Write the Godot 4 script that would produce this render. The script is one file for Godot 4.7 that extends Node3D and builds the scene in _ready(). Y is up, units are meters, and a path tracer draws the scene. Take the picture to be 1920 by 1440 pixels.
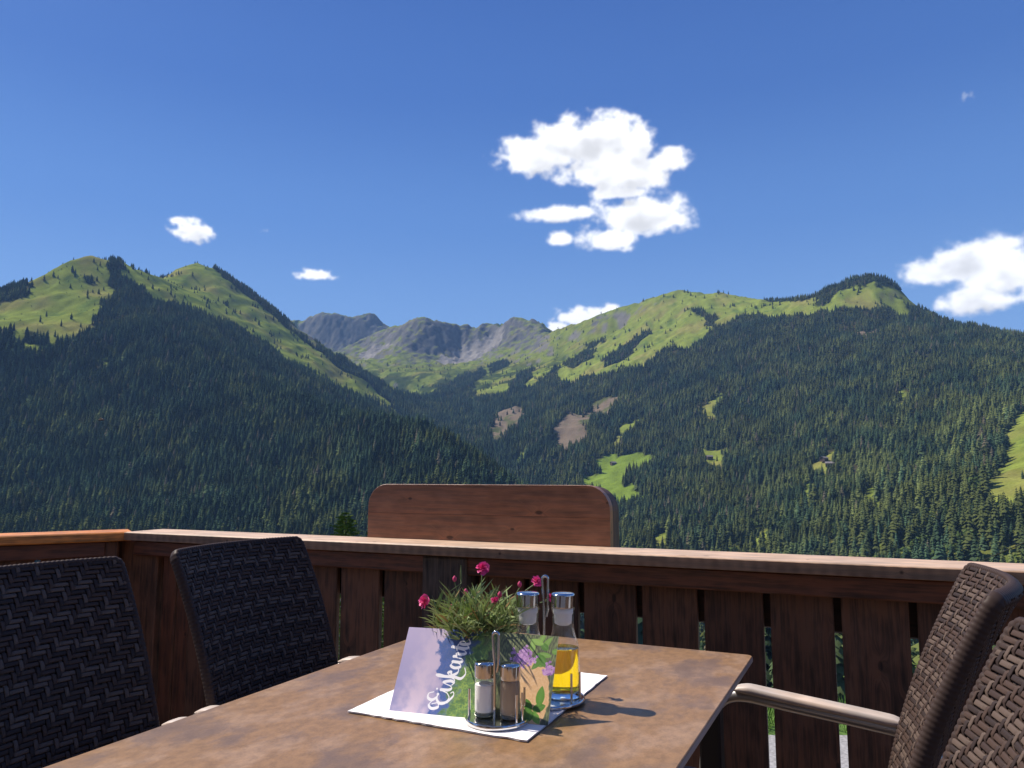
extends Node3D

# A balcony table before an alpine valley. World: y up, metres, the deck floor at y = 0, the view runs towards -z.
const EYE := Vector3(0, 1.11, 0)
var rng := RandomNumberGenerator.new()
var mats := {}














const SUN := Vector3(-0.552, 0.791, -0.265)  # towards the sun

func _ready():
	rng.seed = 4711
	# camera
	var cam := Camera3D.new()
	cam.name = "camera"
	add_child(cam)
	cam.position = EYE
	cam.rotation.x = atan(169.0 / 1442.0)
	cam.fov = 53.06
	cam.near = 0.05
	cam.far = 30000.0
	cam.current = true
	# sky and air
	var world := WorldEnvironment.new()
	world.name = "world_environment"
	var env := Environment.new()
	env.background_mode = Environment.BG_SKY
	env.sky = Sky.new()
	env.sky.sky_material = make_sky()
	env.background_energy_multiplier = 1.0
	env.tonemap_mode = Environment.TONE_MAPPER_LINEAR
	env.tonemap_exposure = 1.4
	env.fog_enabled = true
	env.fog_density = 0.00005
	env.fog_light_color = Color(0.60, 0.78, 1.0)
	env.sdfgi_enabled = true
	env.ssao_enabled = true
	env.ssil_enabled = true
	world.environment = env
	add_child(world)
	# sun, high in front on the left
	var sun := DirectionalLight3D.new()
	sun.name = "sun"
	add_child(sun)
	sun.look_at_from_position(Vector3.ZERO, -SUN, Vector3.UP)
	sun.light_energy = 1.6
	sun.light_color = Color(1.0, 0.96, 0.90)
	sun.light_angular_distance = 0.5
	sun.shadow_enabled = true
	make_materials()
	# the mountains
	make_terrain()
	make_trees()
	make_huts()
	# the balcony
	make_yard()
	make_unseen_house()
	make_railings()
	make_board()
	make_table()
	make_chairs()
	make_table_setting()
	make_small_things()


# ------------------------------------------------------------------ sky
func blobs(d: Vector2, list: Array) -> float:
	var best := -1.0
	for k in range(0, list.size(), 4):
		var q := Vector2((d.x - list[k]) / list[k + 2], (d.y - list[k + 1]) / list[k + 3])
		# flatter undersides
		if q.y < 0.0:
			q.y *= 1.25
		best = maxf(best, 1.0 - q.length())
	return best


func make_sky() -> PanoramaSkyMaterial:
	var w := 4096
	var h := 2048
	var im := Image.create_empty(w, h, false, Image.FORMAT_RGBAF)
	var sun_az := atan2(SUN.x, -SUN.z)
	var sun_el := asin(SUN.y)
	# clear air: deep blue overhead, paler towards the horizon and a little round the sun
	var rows := h / 2
	for y in range(0, h, 4):
		var el := (0.5 - (y + 2.0) / h) * PI
		var base := air(el)
		if el < -0.05:
			im.fill_rect(Rect2i(0, y, w, 4), base)
			continue
		for x in range(0, w, 4):
			var az := (x + 2.0) / w * TAU
			var c := sin(el) * sin(sun_el) + cos(el) * cos(sun_el) * cos(az - sun_az)
			var g := pow(maxf(0.0, c * 0.5 + 0.5), 5.0)
			var tint := base * (1.0 + 0.30 * g) + Color(0.10, 0.10, 0.09) * pow(maxf(0.0, c), 14.0)
			im.fill_rect(Rect2i(x, y, 4, 4), tint)
	# fair-weather clouds: those in view, then others of the same kind all round
	var groups := [
		[1.86, 23.10, 2.89, 1.52, 5.18, 24.00, 4.09, 1.64, 7.85, 24.10, 2.43, 1.63, 9.25, 23.20, 1.69, 2.14, 6.59, 22.13, 3.04, 1.46, 3.6, 23.2, 2.6, 1.2, 7.2, 23.0, 3.0, 1.5, 9.01, 21.57, 3.19, 1.46, 11.64, 22.32, 1.74, 0.93,
			3.69, 19.08, 2.93, 0.64, 9.76, 18.75, 3.86, 1.64, 7.32, 17.08, 2.24, 0.91, 8.39, 20.42, 2.4, 0.6, 3.76, 17.25, 0.85, 0.61],
		[30.85, 13.37, 2.20, 1.54, 33.16, 12.55, 2.63, 2.16, 28.99, 13.10, 1.68, 1.10, 31.76, 11.12, 2.15, 1.01, 35.64, 11.94, 2.35, 2.23],
		[-23.15, 16.54, 1.47, 0.85, -24.18, 17.13, 0.62, 0.28],
		[-14.64, 14.28, 1.46, 0.45],
		[5.24, 11.47, 2.08, 0.94, 7.24, 12.06, 1.27, 0.47, 3.63, 10.83, 1.12, 0.55]]
	var r := RandomNumberGenerator.new()
	r.seed = 99
	for k in 26:
		var az := r.randf_range(45.0, 315.0)
		if az > 180.0:
			az -= 360.0
		var el := r.randf_range(8.0, 34.0)
		var s := r.randf_range(0.5, 1.4)
		var g := []
		for b in r.randi_range(2, 6):
			g.append_array([az + r.randf_range(-4, 4) * s, el + r.randf_range(-1.2, 1.2) * s, r.randf_range(1.6, 3.6) * s, r.randf_range(0.7, 1.6) * s])
		groups.append(g)
	var n := FastNoiseLite.new()
	n.seed = 5
	n.noise_type = FastNoiseLite.TYPE_SIMPLEX_SMOOTH
	n.fractal_octaves = 6
	n.fractal_gain = 0.55
	n.frequency = 0.32
	var soft := FastNoiseLite.new()
	soft.seed = 6
	soft.fractal_octaves = 3
	soft.frequency = 0.24
	for g in groups:
		var z: float = 1.0 if g.size() > 12 else 2.6
		var lo := Vector2(1e9, 1e9)
		var hi := -lo
		for k in range(0, g.size(), 4):
			lo = lo.min(Vector2(g[k] - g[k + 2] * 1.5, g[k + 1] - g[k + 3] * 1.5))
			hi = hi.max(Vector2(g[k] + g[k + 2] * 1.5, g[k + 1] + g[k + 3] * 1.5))
		var x0 := int(lo.x / 360.0 * w)
		var x1 := int(hi.x / 360.0 * w)
		var y0 := int((0.5 - hi.y / 180.0) * h)
		var y1 := int((0.5 - lo.y / 180.0) * h)
		for y in range(y0, y1 + 1):
			var el := (0.5 - (y + 0.5) / h) * 180.0
			for x in range(x0, x1 + 1):
				var az := (x + 0.5) / w * 360.0
				var d := Vector2(az, el)
				var b := blobs(d, g)
				if b < -0.45:
					continue
				var f := n.get_noise_2d(az * z, el * 1.3 * z) * 0.9 + n.get_noise_2d(az * 3.4, el * 4.4) * 0.26
				var dens := b * 0.9 + (0.13 if z < 1.5 else 0.05) + f * 0.60
				var a := pow(smoothstep(-0.12, 0.42, dens), 1.4)
				if a <= 0.0:
					continue
				# lit from above left; the middle and the underside of thick cloud are greyer
				var up := blobs(d + Vector2(-0.35, 0.75), g) + soft.get_noise_2d(az - 0.35, (el + 0.75) * 1.3) * 0.5
				var shade := 0.36 * smoothstep(0.0, 0.95, (up - 0.05) * 0.75 + soft.get_noise_2d(az * 1.2 + 50.0, el * 2.0) * 0.5 + n.get_noise_2d(az * 2.0, el * 3.0) * 0.22)
				var lum := (1.27 - shade * 1.25) / 1.35
				var cl := Color(lum, lum * 1.005, lum * 1.03)
				var px := posmod(x, w)
				im.set_pixel(px, y, im.get_pixel(px, y).lerp(cl, a))
	# two faint shreds
	for q in [Vector4(31.9, 23.6, 0.5, 0.45), Vector4(-18.4, 17.1, 0.35, 0.15)]:
		for y in range(int((0.5 - (q.y + q.w) / 180.0) * h), int((0.5 - (q.y - q.w) / 180.0) * h)):
			for x in range(int((q.x - q.z) / 360.0 * w), int((q.x + q.z) / 360.0 * w)):
				var az := (x + 0.5) / w * 360.0
				var el := (0.5 - (y + 0.5) / h) * 180.0
				var a := clampf(1.0 - Vector2((az - q.x) / q.z, (el - q.y) / q.w).length() + n.get_noise_2d(az * 6.0, el * 6.0) * 1.6 - 0.35, 0.0, 1.0) * 0.4
				im.set_pixel(posmod(x, w), y, im.get_pixel(posmod(x, w), y).lerp(Color(0.66, 0.68, 0.74), a))
	var s := PanoramaSkyMaterial.new()
	s.panorama = ImageTexture.create_from_image(im)
	return s


const AIR := Color(0.57, 0.565, 0.60)


func air(el: float) -> Color:
	# radiance by elevation
	var keys := [-90.0, -2.0, 0.0, 5.0, 10.0, 18.0, 27.0, 36.0, 60.0, 90.0]
	var cols := [Color(0.16, 0.20, 0.20), Color(0.22, 0.30, 0.34), Color(0.46, 0.70, 1.05), Color(0.36, 0.61, 1.02), Color(0.26, 0.50, 0.93), Color(0.15, 0.34, 0.77), Color(0.083, 0.215, 0.60), Color(0.06, 0.162, 0.50), Color(0.045, 0.125, 0.41), Color(0.04, 0.11, 0.37)]
	var d := rad_to_deg(el)
	for k in keys.size() - 1:
		if d <= keys[k + 1]:
			return AIR * cols[k].lerp(cols[k + 1], smoothstep(0.0, 1.0, (d - keys[k]) / (keys[k + 1] - keys[k])) * 0.35 + 0.65 * (d - keys[k]) / (keys[k + 1] - keys[k]))
	return AIR * cols[-1]


# ------------------------------------------------------------------ geometry helpers
class Geo:
	var v := PackedVector3Array()
	var uv := PackedVector2Array()
	var col := PackedColorArray()
	var idx := PackedInt32Array()
	var tint := Color.WHITE

	func add(p: Vector3, t := Vector2.ZERO) -> int:
		v.append(p)
		uv.append(t)
		col.append(tint)
		return v.size() - 1

	func tri(a: int, b: int, c: int) -> void:  # counter-clockwise seen from outside
		idx.append(a)
		idx.append(c)
		idx.append(b)

	func quad(a: Vector3, b: Vector3, c: Vector3, d: Vector3, uvs := [Vector2(0, 0), Vector2(1, 0), Vector2(1, 1), Vector2(0, 1)]) -> void:
		var i := add(a, uvs[0])
		add(b, uvs[1])
		add(c, uvs[2])
		add(d, uvs[3])
		tri(i, i + 1, i + 2)
		tri(i, i + 2, i + 3)

	func tri3(a: Vector3, b: Vector3, c: Vector3) -> void:
		var i := add(a, Vector2(0, 0))
		add(b, Vector2(1, 0))
		add(c, Vector2(0.5, 1))
		tri(i, i + 1, i + 2)

	# rows of points with shared corners; the outside is to the left of column direction x row direction
	func grid(rows: Array, closed := false, uvs := Vector2.ONE) -> void:
		var first := v.size()
		var m: int = rows[0].size()
		for i in rows.size():
			for j in m:
				add(rows[i][j], Vector2(float(j) / maxf(1, m - (0 if closed else 1)) * uvs.x, float(i) / maxf(1, rows.size() - 1) * uvs.y))
		for i in rows.size() - 1:
			for j in (m if closed else m - 1):
				var a := first + i * m + j
				var b := first + i * m + (j + 1) % m
				var c := first + (i + 1) * m + (j + 1) % m
				var d := first + (i + 1) * m + j
				tri(a, b, c)
				tri(a, c, d)

	# profile of (radius, height) pairs, from bottom to top, turned about the y axis; equal consecutive points start a new smooth patch
	func lathe(profile: Array, seg := 24, at := Vector3.ZERO) -> void:
		var patch := []
		for k in profile.size():
			if patch.size() > 1 and profile[k] == profile[k - 1]:
				grid(patch, true)
				patch = []
			var ring := PackedVector3Array()
			for j in seg:
				var t := TAU * j / seg
				ring.append(at + Vector3(profile[k].x * cos(t), profile[k].y, -profile[k].x * sin(t)))
			patch.append(ring)
		if patch.size() > 1:
			grid(patch, true)

	func tube(path: Array, radii, seg := 8, caps := true, flat := 1.0) -> void:
		var n := path.size()
		var rows := []
		var side := Vector3.ZERO
		for i in n:
			var t: Vector3 = (path[mini(i + 1, n - 1)] - path[maxi(i - 1, 0)]).normalized()
			if side == Vector3.ZERO:
				side = t.cross(Vector3.UP if absf(t.y) < 0.9 else Vector3.RIGHT).normalized()
			side = (side - t * side.dot(t)).normalized()
			var up := t.cross(side)
			var r: float = radii if radii is float else radii[i]
			var ring := PackedVector3Array()
			for j in seg:
				var a := TAU * j / seg
				ring.append(path[i] + side * cos(a) * r + up * sin(a) * r * flat)
			rows.append(ring)
		grid(rows, true, Vector2(1, n))
		if caps:
			var i0 := add(path[0])
			for p in rows[0]:
				add(p)
			for j in seg:
				tri(i0, i0 + 1 + (j + 1) % seg, i0 + 1 + j)
			var i1 := add(path[n - 1])
			for p in rows[n - 1]:
				add(p)
			for j in seg:
				tri(i1, i1 + 1 + j, i1 + 1 + (j + 1) % seg)

	# a box with chamfered edges; u runs along x in metres, with an offset of its own
	func box(c: Vector3, s: Vector3, bevel := 0.003, off := Vector2.ZERO) -> void:
		var h := s * 0.5
		var e := minf(bevel, minf(h.x, minf(h.y, h.z)) * 0.9)
		for ax in 3:
			for sg in [-1.0, 1.0]:
				var n := Vector3.ZERO
				n[ax] = sg
				var a := Vector3.ZERO
				var b := Vector3.ZERO
				a[(ax + 1) % 3] = 1.0
				b[(ax + 2) % 3] = 1.0
				if sg < 0:
					var q := a
					a = b
					b = q
				face(c, h, n, a, b, e, off)
		# bevels
		for ax in 3:
			var b1 := (ax + 1) % 3
			var b2 := (ax + 2) % 3
			for s1 in [-1.0, 1.0]:
				for s2 in [-1.0, 1.0]:
					var p := Vector3.ZERO
					p[b1] = s1 * h[b1]
					p[b2] = s2 * (h[b2] - e)
					var q := Vector3.ZERO
					q[b1] = s1 * (h[b1] - e)
					q[b2] = s2 * h[b2]
					var l := Vector3.ZERO
					l[ax] = h[ax] - e
					var w := [c + p - l, c + q - l, c + q + l, c + p + l]
					if s1 * s2 < 0:
						w.reverse()
					quad(w[0], w[1], w[2], w[3], [tx(w[0] - c, off), tx(w[1] - c, off), tx(w[2] - c, off), tx(w[3] - c, off)])
		for sx in [-1.0, 1.0]:
			for sy in [-1.0, 1.0]:
				for sz in [-1.0, 1.0]:
					var k := Vector3(sx, sy, sz)
					var p1 := c + Vector3(sx * h.x, sy * (h.y - e), sz * (h.z - e))
					var p2 := c + Vector3(sx * (h.x - e), sy * h.y, sz * (h.z - e))
					var p3 := c + Vector3(sx * (h.x - e), sy * (h.y - e), sz * h.z)
					if sx * sy * sz > 0:
						tri3(p1, p2, p3)
					else:
						tri3(p1, p3, p2)

	func tx(p: Vector3, off: Vector2) -> Vector2:
		return Vector2(p.x, p.y * 4.0 + p.z * 4.0) + off

	func face(c: Vector3, h: Vector3, n: Vector3, a: Vector3, b: Vector3, e: float, off: Vector2) -> void:
		var o := c + n * h
		var u := a * (h - Vector3.ONE * e)
		var w := b * (h - Vector3.ONE * e)
		var p := [o - u - w, o + u - w, o + u + w, o - u + w]
		quad(p[0], p[1], p[2], p[3], [tx(p[0] - c, off), tx(p[1] - c, off), tx(p[2] - c, off), tx(p[3] - c, off)])

	# a closed outline (counter-clockwise seen from +z) given depth from z0 to z1, with a chamfer
	func slab(outline: PackedVector2Array, z0: float, z1: float, e := 0.003, off := Vector2.ZERO) -> void:
		var inner := PackedVector2Array()
		var n := outline.size()
		for k in n:
			var a := (outline[(k + 1) % n] - outline[k]).normalized()
			var b := (outline[k] - outline[(k + n - 1) % n]).normalized()
			var m := (Vector2(-a.y, a.x) + Vector2(-b.y, b.x)).normalized()
			inner.append(outline[k] + m * e)
		var faces := Geometry2D.triangulate_polygon(inner)
		for side in 2:
			var z := z1 if side == 1 else z0
			var first := v.size()
			for p in inner:
				add(Vector3(p.x, p.y, z), Vector2(p.x, p.y * 4.0) + off)
			for k in range(0, faces.size(), 3):
				var p0 := inner[faces[k]]
				var ccw := (inner[faces[k + 1]] - p0).cross(inner[faces[k + 2]] - p0) > 0
				if ccw == (side == 1):
					tri(first + faces[k], first + faces[k + 1], first + faces[k + 2])
				else:
					tri(first + faces[k], first + faces[k + 2], first + faces[k + 1])
		var run := 0.0
		for k in n:
			var a := outline[k]
			var b := outline[(k + 1) % n]
			var a2 := inner[k]
			var b2 := inner[(k + 1) % n]
			var l := a.distance_to(b)
			var t := [Vector2(run, 0) + off, Vector2(run + l, 0) + off, Vector2(run + l, (z1 - z0) * 4.0) + off, Vector2(run, (z1 - z0) * 4.0) + off]
			quad(Vector3(a.x, a.y, z0 + e), Vector3(b.x, b.y, z0 + e), Vector3(b.x, b.y, z1 - e), Vector3(a.x, a.y, z1 - e), t)
			quad(Vector3(a.x, a.y, z1 - e), Vector3(b.x, b.y, z1 - e), Vector3(b2.x, b2.y, z1), Vector3(a2.x, a2.y, z1), t)
			quad(Vector3(a2.x, a2.y, z0), Vector3(b2.x, b2.y, z0), Vector3(b.x, b.y, z0 + e), Vector3(a.x, a.y, z0 + e), t)
			run += l

	func mesh(with_colors := false) -> ArrayMesh:
		var n := PackedVector3Array()
		n.resize(v.size())
		for k in range(0, idx.size(), 3):
			var a := idx[k]
			var c := idx[k + 1]
			var b := idx[k + 2]
			var f := (v[b] - v[a]).cross(v[c] - v[a])
			n[a] += f
			n[b] += f
			n[c] += f
		for k in n.size():
			n[k] = n[k].normalized()
		var arr := []
		arr.resize(Mesh.ARRAY_MAX)
		arr[Mesh.ARRAY_VERTEX] = v
		arr[Mesh.ARRAY_NORMAL] = n
		arr[Mesh.ARRAY_TEX_UV] = uv
		if with_colors:
			arr[Mesh.ARRAY_COLOR] = col
		arr[Mesh.ARRAY_INDEX] = idx
		var m := ArrayMesh.new()
		m.add_surface_from_arrays(Mesh.PRIMITIVE_TRIANGLES, arr)
		return m


var taken := {}

func numbered(called: String) -> String:
	if not taken.has(called):
		taken[called] = 0
		return called
	taken[called] += 1
	return "%s_%03d" % [called, taken[called]]


func tag(o: Node3D, label: String, category: String, group := "") -> Node3D:
	o.set_meta("label", label)
	o.set_meta("category", category)
	if group:
		o.set_meta("group", group)
	return o


func thing(called: String, label: String, category: String, at := Transform3D.IDENTITY, group := "") -> Node3D:
	var o := Node3D.new()
	o.name = numbered(called)
	add_child(o)
	o.transform = at
	return tag(o, label, category, group)


func part(called: String, m: Mesh, mat: Material, parent: Node3D, at := Transform3D.IDENTITY) -> MeshInstance3D:
	var o := MeshInstance3D.new()
	o.name = called
	o.mesh = m
	o.material_override = mat
	o.transform = at
	parent.add_child(o, true)
	return o


func one(called: String, m: Mesh, mat: Material) -> MeshInstance3D:
	var o := MeshInstance3D.new()
	o.name = numbered(called)
	o.mesh = m
	o.material_override = mat
	add_child(o)
	return o


func flat(x: float, y: float, depth: float) -> Vector3:  # depth runs away from the viewer
	return Vector3(x, y, -depth)


# ------------------------------------------------------------------ materials
func plain(c: Color, rough: float, metal := 0.0) -> StandardMaterial3D:
	var m := StandardMaterial3D.new()
	m.albedo_color = c.linear_to_srgb()
	m.roughness = rough
	m.metallic = metal
	return m


func wood_image(seed_: int, knots: int, contrast: float, scratches := 0) -> Image:
	# one metre of grain along u, a quarter of a metre across v; holds a multiplier of the base colour
	var w := 1024
	var h := 256
	var n := FastNoiseLite.new()
	n.seed = seed_
	n.fractal_octaves = 3
	n.frequency = 1.0
	var r := RandomNumberGenerator.new()
	r.seed = seed_
	var ks := []
	for k in knots:
		ks.append([r.randf() * w, r.randf_range(25, h - 25), r.randf_range(4, 14), r.randf_range(1.0, 2.4)])
	var data := PackedByteArray()
	data.resize(w * h * 3)
	var at := 0
	for y in h:
		for x in w:
			var yy := float(y)
			var dark := 0.0
			var ring := 0.0
			for k in ks:
				var dx: float = x - k[0]
				dx -= roundf(dx / w) * w
				if absf(dx) > 130.0:
					continue
				var dy: float = (y - k[1]) * k[3]
				var d := sqrt(dx * dx + dy * dy)
				var f := exp(-d * d / (k[2] * k[2] * 7.0))
				yy += signf(y - k[1]) * f * k[2] * 1.6
				if d < k[2] * 1.25:
					dark = maxf(dark, smoothstep(k[2] * 1.25, k[2] * 0.55, d))
					ring = 0.5 + 0.5 * sin(d * 1.4)
			var u := float(x) / w * TAU  # wraps along the grain
			var cx := cos(u) * 0.35
			var sx := sin(u) * 0.35
			var grain := n.get_noise_3d(cx * 1.6, sx * 1.6, yy * 0.075)
			var fine := n.get_noise_3d(cx * 7.0, sx * 7.0, yy * 0.33 + 40.0)
			var blot := n.get_noise_3d(cx * 4.0 + 9.0, sx * 4.0, yy * 0.016)
			var s := 1.0 + contrast * (grain * 0.55 + fine * 0.35 + blot * 0.5) - 0.12
			s *= 1.0 - dark * (0.30 + 0.25 * ring)
			s = clampf(s, 0.05, 1.0)
			data[at] = int(255 * s)
			data[at + 1] = int(255 * clampf(s * (1.0 - 0.06 * grain), 0.0, 1.0))
			data[at + 2] = int(255 * clampf(s * (1.0 - 0.12 * grain), 0.0, 1.0))
			at += 3
	for k in scratches:
		var x := r.randi_range(20, w - 60)
		var y := r.randi_range(10, h - 20)
		var sl := r.randf_range(-0.8, 0.8)
		for t in r.randi_range(10, 30):
			var p := (clampi(y + int(t * sl), 0, h - 1) * w + (x + t) % w) * 3
			for c in 3:
				data[p + c] = mini(255, data[p + c] + 70)
	return Image.create_from_data(w, h, false, Image.FORMAT_RGB8, data)


func wood(im: Image, c: Color, rough: float, relief := 0.12) -> StandardMaterial3D:
	var m := plain(c, rough)
	var t := ImageTexture.create_from_image(im)
	m.albedo_texture = t
	m.heightmap_enabled = true
	m.heightmap_scale = relief
	m.heightmap_texture = t
	return m


func noise_image(size: int, freq: float, octaves: int, lo: float, hi: float, seed_: int, power := 1.0) -> Image:
	var n := FastNoiseLite.new()
	n.seed = seed_
	n.fractal_octaves = octaves
	n.frequency = freq
	var im := n.get_seamless_image(size, size)
	im.convert(Image.FORMAT_L8)
	var d := im.get_data()
	for k in d.size():
		d[k] = int(255.0 * (lo + (hi - lo) * pow(d[k] / 255.0, power)))
	return Image.create_from_data(size, size, false, Image.FORMAT_L8, d)


func make_materials() -> void:
	var w1 := wood_image(11, 3, 0.55)
	var w2 := wood_image(23, 5, 0.6)
	var w3 := wood_image(37, 9, 0.24, 18)
	var w4 := wood_image(51, 0, 0.16)
	mats.slat = wood(w1, Color(0.160, 0.070, 0.036), 0.62)
	mats.slat_b = wood(w2, Color(0.175, 0.078, 0.041), 0.62)
	mats.slat_c = wood(w2, Color(0.130, 0.057, 0.030), 0.66)
	mats.rail_red = wood(w1, Color(0.17, 0.058, 0.027), 0.5)
	mats.outer = wood(w1, Color(0.045, 0.018, 0.010), 0.6)
	mats.post_grey = wood(w2, Color(0.115, 0.082, 0.058), 0.8)
	mats.cap_face = wood(w3, Color(0.46, 0.28, 0.165), 0.6)
	mats.cap = wood(w3, Color(0.68, 0.48, 0.34), 0.55)
	mats.cap_orange = wood(w1, Color(0.80, 0.29, 0.06), 0.4)
	mats.board = wood(w3, Color(0.31, 0.145, 0.080), 0.42)
	mats.board_b = wood(wood_image(52, 15, 0.30, 24), Color(0.31, 0.145, 0.080), 0.42)
	mats.board_dark = wood(w1, Color(0.085, 0.040, 0.024), 0.6)
	mats.deck = wood(w2, Color(0.20, 0.14, 0.10), 0.7)
	# saw marks on the narrow faces of the hand rail
	var saw := Image.create_empty(256, 64, false, Image.FORMAT_L8)
	for y in 64:
		for x in 256:
			var s := 0.62 + 0.22 * sin(TAU * x / 8.0) * (0.7 + 0.3 * sin(y * 0.9 + x * 0.05)) + 0.16 * sin(TAU * y / 10.0)
			saw.set_pixel(x, y, Color(s, s, s))
	var st := ImageTexture.create_from_image(saw)
	var pale: Image = saw.duplicate()
	for y in 64:
		for x in 256:
			var s := 0.72 + 0.28 * saw.get_pixel(x, y).r
			pale.set_pixel(x, y, Color(s, s, s))
	mats.saw = mats.cap_face.duplicate()
	mats.saw.heightmap_texture = st
	mats.saw.heightmap_scale = 0.22
	mats.saw.uv1_scale = Vector3(1, 1, 1)
	mats.saw.detail_enabled = true
	mats.saw.detail_blend_mode = BaseMaterial3D.BLEND_MODE_MUL
	mats.saw.detail_albedo = ImageTexture.create_from_image(pale)
	mats.steel = plain(Color(0.62, 0.61, 0.60), 0.10, 1.0)
	mats.alu = plain(Color(0.52, 0.50, 0.48), 0.36, 0.85)
	mats.arm = wood(w4, Color(0.74, 0.61, 0.52), 0.42, 0.01)
	mats.frame_dark = plain(Color(0.03, 0.028, 0.03), 0.5, 0.3)
	mats.table_edge = plain(Color(0.40, 0.35, 0.31), 0.45)
	mats.plaster = plain(Color(0.62, 0.55, 0.46), 0.9)
	mats.pane = plain(Color(0.03, 0.035, 0.04), 0.05)
	# wicker: a few browns
	mats.wicker = []
	for c in [Color(0.068, 0.045, 0.037), Color(0.052, 0.036, 0.032), Color(0.110, 0.080, 0.066), Color(0.040, 0.029, 0.027)]:
		var m := plain(c, 0.50)
		m.metallic_specular = 0.22
		mats.wicker.append(m)
	# table top: rust-brown patina
	mats.table = plain(Color.WHITE, 0.42)
	mats.table.albedo_texture = ImageTexture.create_from_image(patina())
	mats.table.heightmap_enabled = true
	mats.table.heightmap_texture = ImageTexture.create_from_image(noise_image(256, 0.05, 4, 0.3, 0.7, 8))
	mats.table.heightmap_scale = 0.02
	# glass and what is in it
	mats.glass = StandardMaterial3D.new()
	mats.glass.transparency = BaseMaterial3D.TRANSPARENCY_ALPHA
	mats.glass.albedo_color = Color(0.95, 1.0, 0.97, 0.07)
	mats.glass.roughness = 0.02
	mats.solid_glass = StandardMaterial3D.new()
	mats.solid_glass.refraction_enabled = true
	mats.solid_glass.refraction_scale = 0.05
	mats.solid_glass.albedo_color = Color(0.93, 0.97, 1.0, 0.0)
	mats.solid_glass.roughness = 0.03
	mats.oil = StandardMaterial3D.new()
	mats.oil.refraction_enabled = true
	mats.oil.refraction_scale = 0.04
	mats.oil.albedo_color = Color(1.0, 0.86, 0.04, 0.10)
	mats.oil.roughness = 0.05
	mats.vinegar = mats.oil.duplicate()
	mats.vinegar.albedo_color = Color(0.95, 0.96, 0.86, 0.0)
	mats.frosted = plain(Color(0.85, 0.86, 0.87), 0.35)
	mats.frosted.backlight_enabled = true
	mats.frosted.backlight = Color(0.7, 0.7, 0.7)
	mats.salt = plain(Color(0.85, 0.83, 0.82), 0.9)
	mats.pepper = speckled(Color(0.60, 0.41, 0.26))
	mats.paper = plain(Color(0.88, 0.85, 0.84), 0.9)
	mats.paper.heightmap_enabled = true
	mats.paper.heightmap_texture = ImageTexture.create_from_image(noise_image(256, 0.03, 4, 0.0, 1.0, 77))
	mats.paper.heightmap_scale = 0.05
	mats.leaf = plain(Color.WHITE, 0.5)
	mats.leaf.vertex_color_use_as_albedo = true
	mats.leaf.backlight_enabled = true
	mats.leaf.backlight = Color(0.5, 0.5, 0.3)
	mats.petal = plain(Color.WHITE, 0.6)
	mats.petal.vertex_color_use_as_albedo = true
	mats.petal.backlight_enabled = true
	mats.petal.backlight = Color(0.5, 0.4, 0.4)
	mats.pot = plain(Color(0.40, 0.41, 0.42), 0.5, 0.6)
	mats.soil = plain(Color(0.03, 0.022, 0.016), 1.0)
	# landscape
	mats.land = plain(Color.WHITE, 0.95)
	mats.land.vertex_color_use_as_albedo = true
	mats.land.specular_mode = BaseMaterial3D.SPECULAR_DISABLED
	mats.land.albedo_texture = ImageTexture.create_from_image(noise_image(512, 0.012, 6, 0.74, 1.0, 3))
	mats.land.uv1_triplanar = true
	mats.land.uv1_world_triplanar = true
	mats.land.uv1_scale = Vector3.ONE / 310.0
	mats.land.detail_enabled = true
	mats.land.detail_blend_mode = BaseMaterial3D.BLEND_MODE_MUL
	mats.land.detail_albedo = ImageTexture.create_from_image(noise_image(512, 0.03, 5, 0.76, 1.0, 14))
	mats.land.detail_uv_layer = BaseMaterial3D.DETAIL_UV_2
	mats.land.uv2_triplanar = true
	mats.land.uv2_world_triplanar = true
	mats.land.uv2_scale = Vector3.ONE / 83.0
	mats.tree = plain(Color.WHITE, 0.8)
	mats.tree.vertex_color_use_as_albedo = true
	mats.tree.specular_mode = BaseMaterial3D.SPECULAR_DISABLED
	mats.bark = plain(Color(0.07, 0.05, 0.04), 0.95)
	mats.gravel = plain(Color(0.42, 0.41, 0.41), 0.9)
	mats.gravel.albedo_texture = ImageTexture.create_from_image(noise_image(256, 0.08, 4, 0.7, 1.0, 31))
	mats.gravel.uv1_triplanar = true
	mats.gravel.uv1_scale = Vector3.ONE * 0.7
	mats.grass = plain(Color.WHITE, 0.7)
	mats.grass.vertex_color_use_as_albedo = true
	mats.hut_wall = plain(Color(0.10, 0.06, 0.04), 0.8)
	mats.hut_roof = plain(Color(0.16, 0.14, 0.14), 0.7)
	mats.cable = plain(Color(0.02, 0.02, 0.02), 0.6)


func speckled(c: Color) -> StandardMaterial3D:
	var m := plain(c, 0.95)
	m.albedo_texture = ImageTexture.create_from_image(noise_image(128, 0.25, 2, 0.45, 1.0, 5))
	m.uv1_triplanar = true
	m.uv1_scale = Vector3.ONE * 40.0
	return m


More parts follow.
